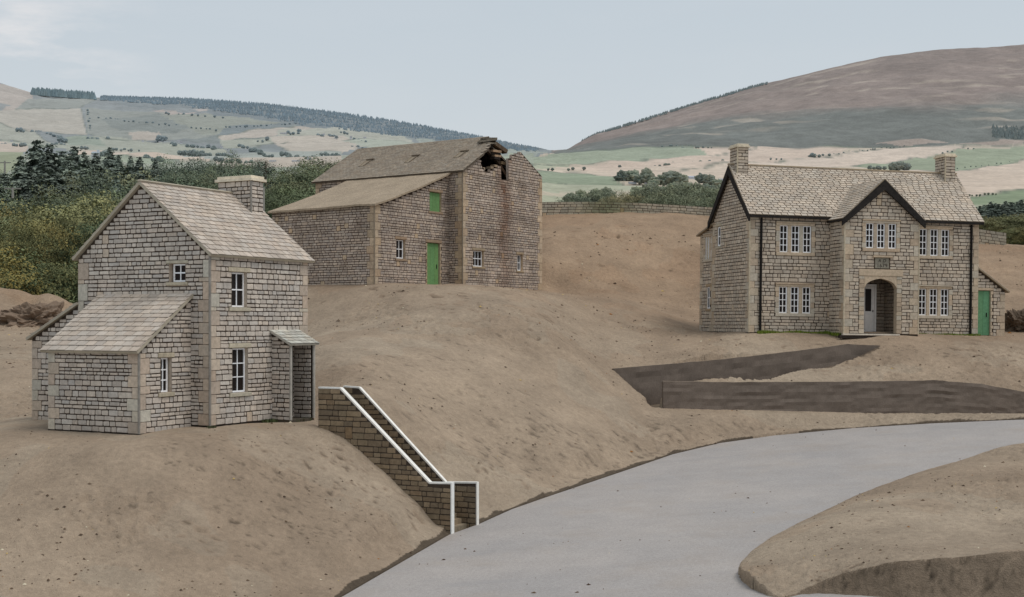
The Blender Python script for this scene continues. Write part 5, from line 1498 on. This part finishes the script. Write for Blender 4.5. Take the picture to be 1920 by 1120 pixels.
def proto(kind, mb, tmb, mat, key):
    T = thing(kind, '', ''); del T['label'], T['category']
    return T


def lumpy_tree(seed, mat):
    """a far tree: one crown, uneven in outline, light and dark in clumps, with its foot"""
    bm = bmesh.new(); bmesh.ops.create_icosphere(bm, subdivisions=4, radius=1); cols_ = []
    o = Vector((seed * 3.7, 0, 0))
    for v in bm.verts:
        d = v.co.normalized(); a = noise.noise(d * 1.5 + o); b = noise.noise(d * 3.6 + o * 2); c = noise.noise(d * 8 + o); e = noise.noise(d * 17 + o)
        r = 1 + .42 * a + .30 * b + .20 * c + .10 * e
        v.co = Vector((d.x * r * .46, d.y * r * .46, .50 + d.z * r * .46))
        if d.z < -.3: v.co.x *= 1 - .25 * (-d.z); v.co.y *= 1 - .25 * (-d.z)
        if v.co.z < -.05: v.co.z = -.05
        f = .9 + .5 * c + .5 * e + .25 * b + .18 * d.z; cols_.append((max(.3, f), min(1, max(0, .3 + a)), 0, 1))
    me = bpy.data.meshes.new('field_tree'); bm.to_mesh(me); bm.free()
    ca = me.color_attributes.new('Col', 'FLOAT_COLOR', 'POINT'); ca.data.foreach_set('color', np.array(cols_, np.float32).ravel())
    me.materials.append(mat); return me


PROTO = {}
def make_proto(key, kind, crown, trunk, mat):
    m1 = crown.mesh('crown', LM_[mat]); tr = trunk.build('trunk', MAT_BARK); m2 = tr.data; bpy.data.objects.remove(tr)
    PROTO[key] = (kind, m1, m2)


def tag(o, label, cat, group=None, kind=None):
    if label: o['label'] = label
    if cat: o['category'] = cat
    if group: o['group'] = group
    if kind: o['kind'] = kind
    return o


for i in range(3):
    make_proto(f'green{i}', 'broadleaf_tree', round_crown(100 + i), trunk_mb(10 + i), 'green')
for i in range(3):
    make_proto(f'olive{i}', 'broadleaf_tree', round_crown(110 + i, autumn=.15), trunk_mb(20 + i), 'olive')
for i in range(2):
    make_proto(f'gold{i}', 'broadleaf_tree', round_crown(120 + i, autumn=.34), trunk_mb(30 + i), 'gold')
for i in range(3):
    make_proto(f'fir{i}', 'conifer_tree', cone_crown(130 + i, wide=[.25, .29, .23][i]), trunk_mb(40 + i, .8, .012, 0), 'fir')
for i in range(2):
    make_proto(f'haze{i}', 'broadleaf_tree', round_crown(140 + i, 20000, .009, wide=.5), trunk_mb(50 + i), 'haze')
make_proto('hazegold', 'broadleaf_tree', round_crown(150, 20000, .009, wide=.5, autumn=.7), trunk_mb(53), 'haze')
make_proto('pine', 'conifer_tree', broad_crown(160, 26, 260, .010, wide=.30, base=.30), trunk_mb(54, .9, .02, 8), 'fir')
SMALL = {}
for key, mat, n in (('far', 'far', 3), ('fargr', 'fargr', 3), ('mist', 'mist', 2)):
    for i in range(n):
        SMALL[f'{key}{i}'] = lumpy_tree(170 + i, LM_[mat])
random.seed(21)


def plant(key, px, ytop, ybase, Y, wide=1.0, label=None, group=None):
    kind, m1, m2 = PROTO[key]
    if px > 1000:       # stands on the falling ground beyond the crest
        yb = float(np.interp(math.log(Y), [math.log(q[0]) for q in RIGHT], [q[1] for q in RIGHT])) + 2
        wide *= max(.45, (ybase - ytop) / max(yb - ytop, 1)) * 1.8; ybase = yb
    base = at(px, ybase, Y); h = (ybase - ytop) / F * Y
    T = thing(kind, label, 'tree', base, random.uniform(0, 6.3), group)
    T.scale = (h * wide, h * wide, h)
    for nm, me in (('crown', m1), ('trunk', m2)):
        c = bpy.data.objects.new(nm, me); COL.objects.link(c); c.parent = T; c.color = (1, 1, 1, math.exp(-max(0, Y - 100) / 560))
    return T


GRP = 'trees of the wood behind the cottage'
LBL = {'green': 'deep green broadleaf tree massed in the wood behind the cottage', 'olive': 'olive green broadleaf tree massed in the wood behind the cottage', 'gold': 'broadleaf tree turning gold in the wood behind the cottage', 'fir': 'dark pointed conifer in the wood behind the cottage'}
def wood(px, top, Y, h, key, wide=1.0):
    k_ = key.rstrip('0123456789')
    plant(key, px, top, top + h * F / Y, Y, wide, LBL[k_], GRP + ', ' + {'green': 'green', 'olive': 'olive', 'gold': 'golden', 'fir': 'conifers'}[k_])
# front to back: (px range, top range, depth, height, kinds)
LAYERS = [
    (-200, 260, 470, 500, 104, 8.5, ['gold0', 'green1', 'green2', 'olive2', 'green0'], 13),
    (-240, 330, 415, 450, 118, 10, ['gold1', 'olive0', 'green0', 'olive1', 'green2'], 15),
    (-260, 420, 365, 410, 136, 11, ['olive0', 'olive1', 'green2', 'olive2', 'gold0'], 17),
    (-280, 560, 345, 378, 158, 12, ['olive1', 'green0', 'green1', 'green2', 'olive0'], 21),
    (-300, 640, 318, 346, 185, 13, ['green0', 'green1', 'olive2', 'green2', 'fir0'], 23),
    (170, 500, 303, 322, 215, 13, ['green2', 'olive0', 'green0', 'fir1', 'green1'], 14),
]
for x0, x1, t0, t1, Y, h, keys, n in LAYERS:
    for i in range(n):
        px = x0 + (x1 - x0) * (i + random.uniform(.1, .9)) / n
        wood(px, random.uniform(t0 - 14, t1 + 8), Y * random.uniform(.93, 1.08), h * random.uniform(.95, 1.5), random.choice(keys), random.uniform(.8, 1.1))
for px, top, Y, h, w in [(38, 298, 190, 16, 1.0), (68, 268, 200, 19, 1.15), (92, 276, 196, 18, 1.1), (118, 288, 204, 16, 1.2), (140, 280, 215, 15, 1), (158, 290, 212, 14, 1.1), (128, 300, 190, 14, 1.1), (205, 282, 240, 10, 1.2), (222, 296, 225, 9, 1.1), (245, 298, 225, 9, 1), (262, 300, 225, 9, 1.1), (8, 330, 180, 11, 1.3), (55, 318, 176, 13, 1.3), (84, 320, 172, 14, 1.4), (104, 318, 178, 14, 1.2), (180, 292, 220, 12, 1.2), (292, 305, 225, 9, 1.1)]:
    top -= 6; h += .5; Y *= .93
    wood(px, top, Y, h, random.choice(['fir0', 'fir1', 'fir2']), w * 1.15)
# right end of the wood, by the barn
for px, top, Y, h, key, w in [(545, 330, 150, 9, 'olive0', 1.2), (575, 312, 158, 10, 'green1', 1.2), (600, 302, 162, 10, 'olive1', 1.2), (625, 294, 168, 10, 'olive2', 1.3), (650, 296, 172, 11, 'gold0', 1.2), (560, 345, 136, 9, 'green2', 1.2), (590, 335, 140, 10, 'olive2', 1.2), (520, 352, 130, 9, 'green0', 1.2), (540, 362, 122, 9, 'green1', 1.2), (505, 345, 140, 9, 'green2', 1.1), (430, 322, 190, 9, 'olive0', 1.3), (445, 308, 240, 6, 'gold1', 1.5), (200, 296, 235, 8, 'gold1', 1.3), (350, 318, 200, 10, 'green0', 1.2), (395, 318, 200, 9, 'green1', 1.2), (680, 300, 172, 10, 'green1', 1.2)]:
    wood(px, top, Y, h, key, w)
plant('pine', 497, 293, 400, 150, 1.0, 'tall lone pine with a thin crown right of the cottage chimney')
# trees over the crest wall, right of the barn
G2 = 'trees beyond the crest wall'
for px, top, bot, Y, key, w, lab in [(1090, 363, 396, 190, 'haze0', 1.3, 0), (1112, 360, 396, 190, 'haze1', 1.2, 0), (1137, 353, 396, 192, 'haze0', 1.2, 0), (1072, 370, 396, 190, 'haze1', 1.2, 0),
                                (1152, 366, 396, 160, 'hazegold', 1.1, 1), (1180, 362, 396, 160, 'hazegold', 1.2, 1), (1198, 352, 400, 170, 'haze1', 1.0, 2), (1215, 348, 400, 165, 'haze0', 1.2, 2), (1236, 356, 402, 150, 'haze1', 1.2, 2), (1262, 344, 404, 165, 'haze1', 1.1, 2), (1290, 343, 404, 165, 'haze0', 1.1, 2), (1318, 350, 404, 160, 'haze1', 1.1, 2), (1340, 346, 404, 160, 'haze0', 1.1, 2), (1275, 362, 404, 148, 'haze0', 1.2, 2), (1306, 366, 404, 146, 'haze1', 1.2, 2), (1365, 352, 404, 160, 'haze1', 1.1, 2)]:
    plant(key, px, top, bot, Y, w, ['dull blue-green bushy tree beyond the left of the crest wall', 'rust-tinted rounded tree beyond the middle of the crest wall', 'dense green tree beyond the crest wall next to the manor'][lab], G2 + [', left', ', rust', ', right'][lab])
for px, top, bot, Y, key, w, lab in [(1838, 386, 430, 192, 'fir2', 1.5, 0), (1851, 384, 430, 196, 'fir0', 1.5, 0), (1866, 381, 430, 196, 'fir1', 1.5, 0), (1880, 383, 430, 196, 'fir2', 1.5, 0), (1894, 379, 430, 196, 'fir0', 1.5, 0), (1908, 378, 430, 196, 'fir1', 1.5, 0), (1845, 384, 430, 190, 'fir0', 1.2, 0), (1858, 378, 430, 190, 'fir1', 1.2, 0), (1872, 382, 430, 190, 'fir2', 1.3, 0), (1886, 377, 430, 190, 'fir0', 1.3, 0), (1900, 380, 430, 190, 'fir1', 1.3, 0), (1915, 374, 430, 190, 'fir2', 1.3, 0), (1932, 378, 430, 190, 'fir1', 1.3, 0), (1830, 388, 430, 190, 'fir2', 1.2, 0),
                                (1850, 410, 470, 130, 'gold0', 1.2, 1), (1872, 402, 470, 135, 'olive0', 1.2, 1), (1895, 404, 470, 130, 'gold1', 1.2, 1), (1916, 400, 475, 128, 'olive2', 1.2, 1), (1940, 402, 475, 130, 'gold0', 1.2, 1), (1905, 425, 478, 118, 'gold1', 1.2, 1), (1880, 428, 470, 118, 'olive1', 1.2, 1), (1930, 424, 478, 118, 'gold1', 1.2, 1)]:
    plant(key, px, top, bot, Y, w, ['dark conifer standing behind the right corner of the manor', 'brown and olive broadleaf tree behind the short wall at the right edge'][lab], G2 + [', conifers', ', brown'][lab])

# hedgerow bushes and clumps out in the fields
def small(px, py, hpx, key, wide=1.3, label='', group=None, cat='tree', name='field_tree'):
    p, Y = far_point(px, py); h = hpx / F * Y
    o = bpy.data.objects.new(name, SMALL[key]); COL.objects.link(o)
    o.color = (1, 1, 1, max(.25, math.exp(-Y / 1900))); o.location = p - Vector((0, 0, h * .08)); o.scale = (h * wide, h * wide, h); o.rotation_euler.z = random.uniform(0, 6.3)
    tag(o, label, cat, group)
le, ge = 'dark green rounded tree in the belt below the valley farm', 'tree belt below the valley farm'
for px, py, h, w in [(1070, 380, 20, 1.3), (1092, 379, 23, 1.3), (1118, 380, 26, 1.2), (1140, 378, 28, 1.1), (1198, 378, 30, 1.2), (1222, 380, 36, 1.1), (1246, 378, 30, 1.2), (1262, 380, 38, 1.0), (1284, 380, 40, 1.1), (1308, 380, 36, 1.1), (1330, 380, 38, 1.1), (1350, 380, 34, 1.1)]:
    small(px, py, h, f'fargr{random.randint(0, 2)}', w, le, ge, name='broadleaf_tree')
la, ga = 'small dark bush in the row across the pale stubble field', 'bushes dotted in the stubble field'
for px, py, h in [(1028, 320, 5), (1036, 320, 6), (1066, 320, 5), (1074, 319, 6), (1095, 318, 7), (1162, 314.5, 6), (1228, 314, 4), (1237, 313, 5), (1248, 312.5, 7), (1254, 312, 6), (1262, 311, 7), (1270, 310, 4), (1279, 310.5, 5), (1288, 309.5, 5), (1299, 309, 6), (1314, 308, 7), (1330, 306, 6), (1355, 304, 6)]:
    small(px, py, h, f'fargr{random.randint(0, 2)}', 1.1, la, ga, 'bush', 'field_bush')
lb, gb = 'blue-grey tree among the farm buildings in the valley right of the barn', 'trees round the valley farm'
for px, py, h, w in [(1168, 340, 21, .9), (1185, 341, 22, 1), (1200, 342, 16, 1), (1214, 343, 27, .55), (1232, 345, 16, 1), (1245, 345, 20, .9), (1262, 344, 24, 1.1), (1275, 344, 22, .9), (1316, 343, 20, .8), (1330, 344, 18, .9), (1225, 348, 12, 1.2), (1345, 347, 13, 1)]:
    small(px, py + 2, h * 1.1, f'fargr{random.randint(0, 2)}', w * 1.45, lb, gb)
lc, gc = 'hazy tree in the hedges and clumps of the left valley', 'far trees of the left valley'
LINES = [((536, 252), (560, 252), 4, 7), ((560, 250), (562, 250), 1, 10), ((592, 257), (605, 258), 3, 7), ((612, 256), (636, 260), 4, 8), ((500, 264), (505, 264), 1, 8), ((482, 266), (496, 267), 3, 5), ((446, 276), (464, 280), 4, 7), ((468, 288), (490, 290), 5, 10), ((492, 295), (512, 296), 4, 8),
         ((525, 292), (545, 295), 5, 9), ((538, 300), (590, 302), 9, 9), ((405, 292), (440, 300), 8, 9), ((335, 290), (395, 297), 13, 11), ((400, 303), (470, 308), 10, 8), ((60, 249), (85, 252), 5, 6), ((86, 252), (118, 260), 6, 6), ((30, 246), (48, 248), 3, 7), ((85, 272), (124, 274), 6, 6), ((110, 266), (122, 268), 3, 10), ((0, 274), (14, 273), 3, 7), ((24, 274), (50, 276), 5, 7), ((165, 262), (186, 264), 4, 7),
         ((200, 262), (204, 263), 1, 8), ((204, 282), (262, 284), 9, 5), ((150, 280), (166, 281), 3, 6), ((296, 268), (310, 264), 4, 12), ((320, 274), (332, 275), 3, 8), ((350, 276), (385, 280), 6, 6), ((272, 300), (305, 304), 6, 10), ((186, 296), (202, 297), 3, 14), ((390, 280), (402, 282), 2, 9), ((640, 250), (656, 252), 3, 5), ((660, 262), (690, 270), 4, 5), ((660, 278), (700, 284), 5, 7), ((600, 292), (640, 296), 6, 8), ((300, 214), (420, 222), 9, 5), ((180, 222), (410, 246), 24, 4), ((164, 204), (170, 250), 8, 4), ((420, 240), (556, 234), 16, 4)]
for (a, b), (c, d), n, h in LINES:
    for i in range(n):
        t = (i + random.uniform(.2, .8)) / n
        small(a + (c - a) * t + random.uniform(-2, 2), b + (d - b) * t + random.uniform(-1, 1), h * random.uniform(.7, 1.2), f"{random.choice(['far0', 'far1', 'far2'])}" if b > 255 else f'mist{random.randint(0, 1)}', 1.0, lc, gc)
ld, gd = 'hazy hedgerow bush along the field edges below the heather hill', 'hedgerow below the heather hill'
for (a, b), (c, d), n, h in [((1266, 284), (1290, 281), 4, 5), ((1300, 278), (1340, 277), 5, 4), ((1510, 297), (1560, 292), 5, 6), ((1520, 296), (1526, 296), 1, 8), ((1440, 301), (1470, 299), 3, 4), ((1560, 291), (1640, 281), 9, 3), ((1630, 281), (1700, 275), 8, 3), ((1790, 318), (1910, 303), 10, 2.5), ((1760, 290), (1830, 278), 7, 3), ((1812, 370), (1918, 360), 14, 4), ((1630, 318), (1660, 318), 5, 9), ((1668, 319), (1704, 319), 6, 15), ((1240, 278), (1295, 277), 5, 6)]:
    for i in range(n):
        t = (i + random.uniform(.2, .8)) / n
        small(a + (c - a) * t, b + (d - b) * t, h * random.uniform(.7, 1.2), f'fargr{random.randint(0, 2)}', 1.1, ld, gd, 'bush', 'hedge_bush')

# conifer plantations on the far skylines: nobody could count these
def plantation(name, label, spots, col, hp):
    mb = MB()
    for px, py in spots:
        p, Y = far_point(px, py); h = hp * random.uniform(.75, 1.25) / F * Y; r = h * .36
        vs = [(p.x + r * math.cos(a), p.y + r * math.sin(a), p.z + h * .02) for a in (0, 1.26, 2.51, 3.77, 5.03)] + [(p.x, p.y, p.z + h)]
        mb.idx(vs, [(i, (i + 1) % 5, 5) for i in range(5)], jit(col, .12))
    o = mb.build(name, MAT_FAR); tag(o, label, 'plantation', kind='stuff')
sk = lambda px: float(np.interp(px, SKY_PX, SKY_PY))
sp = [(random.uniform(60, 178), 0) for _ in range(520)]; sp = [(x, sk(x) + random.uniform(.5, 5)) for x, _ in sp]
plantation('plantation', 'dark square conifer plantation on the far left skyline', sp, lin(120, 136, 140), 11)
sp = []
for _ in range(5200):
    x = random.uniform(188, 1010); t = random.random() ** 1.6; lim = np.interp(x, [188, 330, 420, 560, 720, 960, 1010], [5, 12, 18, 30, 28, 12, 3]); sp.append((x, sk(x) + .5 + t * lim))
plantation('plantation', 'long blue-grey conifer forest along the left hill crest', sp, lin(128, 142, 150), 5)
sp = [(x, sk(x) + random.uniform(.3, 2.5)) for x in [random.uniform(1090, 1440) for _ in range(700)]]
plantation('plantation', 'thin dark conifer belt along the rising edge of the heather hill', sp, lin(118, 128, 128), 4.5)
sp = [(random.uniform(1862, 1990), random.uniform(243, 262)) for _ in range(420)]
plantation('plantation', 'dark conifer block on the heather hill at the right edge', sp, lin(116, 124, 122), 9)

# far farm buildings
def farmhouse(px, py, wpx, hpx, label, col, roofc, group=None):
    p, Y = far_point(px, py); k_ = Y / F; w, h, d = wpx * k_, hpx * k_, wpx * k_ * .5
    T = thing('farm_building', label, 'building', p, random.uniform(-.3, .3), group)
    mb = MB(); mb.box((-w / 2, -d / 2, -h * .3), (w / 2, d / 2, h), col); mb.build('wall', MAT_PAINT, T)
    mb = MB(); e = .06 * w
    A, B_, C_, D_ = (-w / 2 - e, -d / 2 - e, h), (w / 2 + e, -d / 2 - e, h), (w / 2 + e, d / 2 + e, h), (-w / 2 - e, d / 2 + e, h); r0, r1 = (-w / 2 - e, 0, h * 1.6), (w / 2 + e, 0, h * 1.6)
    mb.idx([A, B_, C_, D_, r0, r1], [(0, 1, 5, 4), (2, 3, 4, 5), (0, 4, 3), (1, 2, 5)], roofc); mb.build('roof', MAT_PAINT, T)
wh, gr = lin(205, 206, 208), lin(150, 150, 154)
farmhouse(176, 298, 8, 9, 'pale two-block farm building above the conifers on the left', wh, lin(190, 198, 206)); farmhouse(184, 298, 5, 11, 'tall narrow white silo building beside the pale farm block on the left', wh, lin(185, 192, 200))
for i, (px, py, w, h) in enumerate([(532, 253, 12, 2.5), (607, 257, 4, 4), (622, 258, 8, 3), (630, 260, 5, 3), (658, 262, 4, 4), (684, 263, 5, 4), (511, 306, 12, 3), (555, 305, 14, 3), (578, 304, 4, 5), (415, 279, 5, 3), (268, 268, 4, 3), (310, 270, 5, 3), (340, 271, 4, 4), (335, 268, 5, 3), (413, 300, 4, 3), (22, 268, 5, 3), (384, 274, 4, 3), (300, 269, 5, 3)]):
    farmhouse(px, py, w, h, 'tiny whitewashed house scattered across the left valley', wh, gr, 'houses across the left valley')
for px, py, w, h in [(1150, 336, 10, 3), (1160, 339, 8, 3), (1205, 336, 8, 4), (1222, 339, 6, 5), (1298, 338, 16, 5), (1186, 345, 14, 2), (1214, 345, 12, 3), (1352, 340, 10, 3)]:
    farmhouse(px, py, w, h, 'pale farm building half hidden by trees in the valley right of the barn', lin(190, 192, 198), lin(168, 172, 182), 'buildings of the valley farm')
farmhouse(1772, 398 if False else 372, 10, 3, 'low pale shed at the field edge behind the right end of the manor', wh, gr)

def pole(label, px, top, bot, Y, arm=True):
    T = thing('utility_pole', label, 'pole', at(px, bot, Y)); h = (bot - top) / F * Y
    post('pole', T, 0, 0, 0, h, .12, lin(150, 146, 138), MAT_STONE)
    if arm:
        mb = MB(); mb.bar((-.8, 0, h * .9), (.8, 0, h * .9), .12, .12, lin(140, 136, 128)); mb.build('crossarm', MAT_STONE, T)
pole('thin utility pole with a crossarm among the conifers at far left', 9, 302, 335, 170)
pole('short pale utility pole in front of the dark conifers on the left', 24, 352, 372, 128)
pole('slim pale pole rising between the cottage chimney and the barn', 494, 352, 420, 118, False)

# ================================================================== LIGHT, SKY, CAMERA
SUN = Vector((.40, -.16, .90)).normalized()
w = bpy.data.worlds.new('World'); scene.world = w; w.use_nodes = True
nt = w.node_tree; bgd = nt.nodes['Background']
st_ = N(nt, 'ShaderNodeTexSky', sky_type='NISHITA'); st_.sun_disc = False
st_.sun_elevation = math.asin(SUN.z); st_.sun_rotation = math.atan2(SUN.x, SUN.y); st_.air_density = 1.2; st_.dust_density = 2.5
tc = N(nt, 'ShaderNodeTexCoord').outputs['Generated']
sx = N(nt, 'ShaderNodeSeparateXYZ'); nt.links.new(tc, sx.inputs[0])
hazec = mix(nt, remap(nt, sx.outputs['Z'], .10, .30, 0, 1), (6.95, 7.35, 7.65, 1), (6.05, 6.75, 7.25, 1))
c1 = mix(nt, .78, st_.outputs[0], hazec)
mp = N(nt, 'ShaderNodeMapping'); mp.inputs['Scale'].default_value = (5, 5, 20); nt.links.new(tc, mp.inputs[0])
cl = noise_n(nt, mp.outputs[0], 1.6, 6, .6)
dd_ = N(nt, 'ShaderNodeVectorMath', operation='DISTANCE'); nt.links.new(tc, dd_.inputs[0]); dd_.inputs[1].default_value = Vector((-.375, 1, .208)).normalized()
cm = N(nt, 'ShaderNodeMath', operation='MULTIPLY'); nt.links.new(remap(nt, cl, .47, .66, 0, 1), cm.inputs[0]); nt.links.new(remap(nt, dd_.outputs['Value'], .01, .10, .75, .03), cm.inputs[1])
c2 = mix(nt, cm.outputs[0], c1, (8.2, 8.0, 8.0, 1))
nt.links.new(c2, bgd.inputs['Color']); bgd.inputs['Strength'].default_value = .1
sl = bpy.data.lights.new('sun', 'SUN'); sl.energy = 1.5; sl.angle = math.radians(26); sl.color = (1, .97, .93)
so = bpy.data.objects.new('sun', sl); COL.objects.link(so); so.rotation_euler = SUN.to_track_quat('Z', 'Y').to_euler(); so.location = (30, -20, 60)

cam = bpy.data.cameras.new('camera'); cam.sensor_width = 36; cam.lens = F / 1920 * 36; cam.shift_y = (HZ - 560) / 1920
cam.clip_start = .5; cam.clip_end = 20000
co = bpy.data.objects.new('camera', cam); COL.objects.link(co); co.rotation_euler = (math.pi / 2, 0, 0)
scene.camera = co
scene.view_settings.view_transform = 'Standard'; scene.view_settings.look = 'None'; scene.view_settings.exposure = 0
scene.render.resolution_x = 1024; scene.render.resolution_y = 597
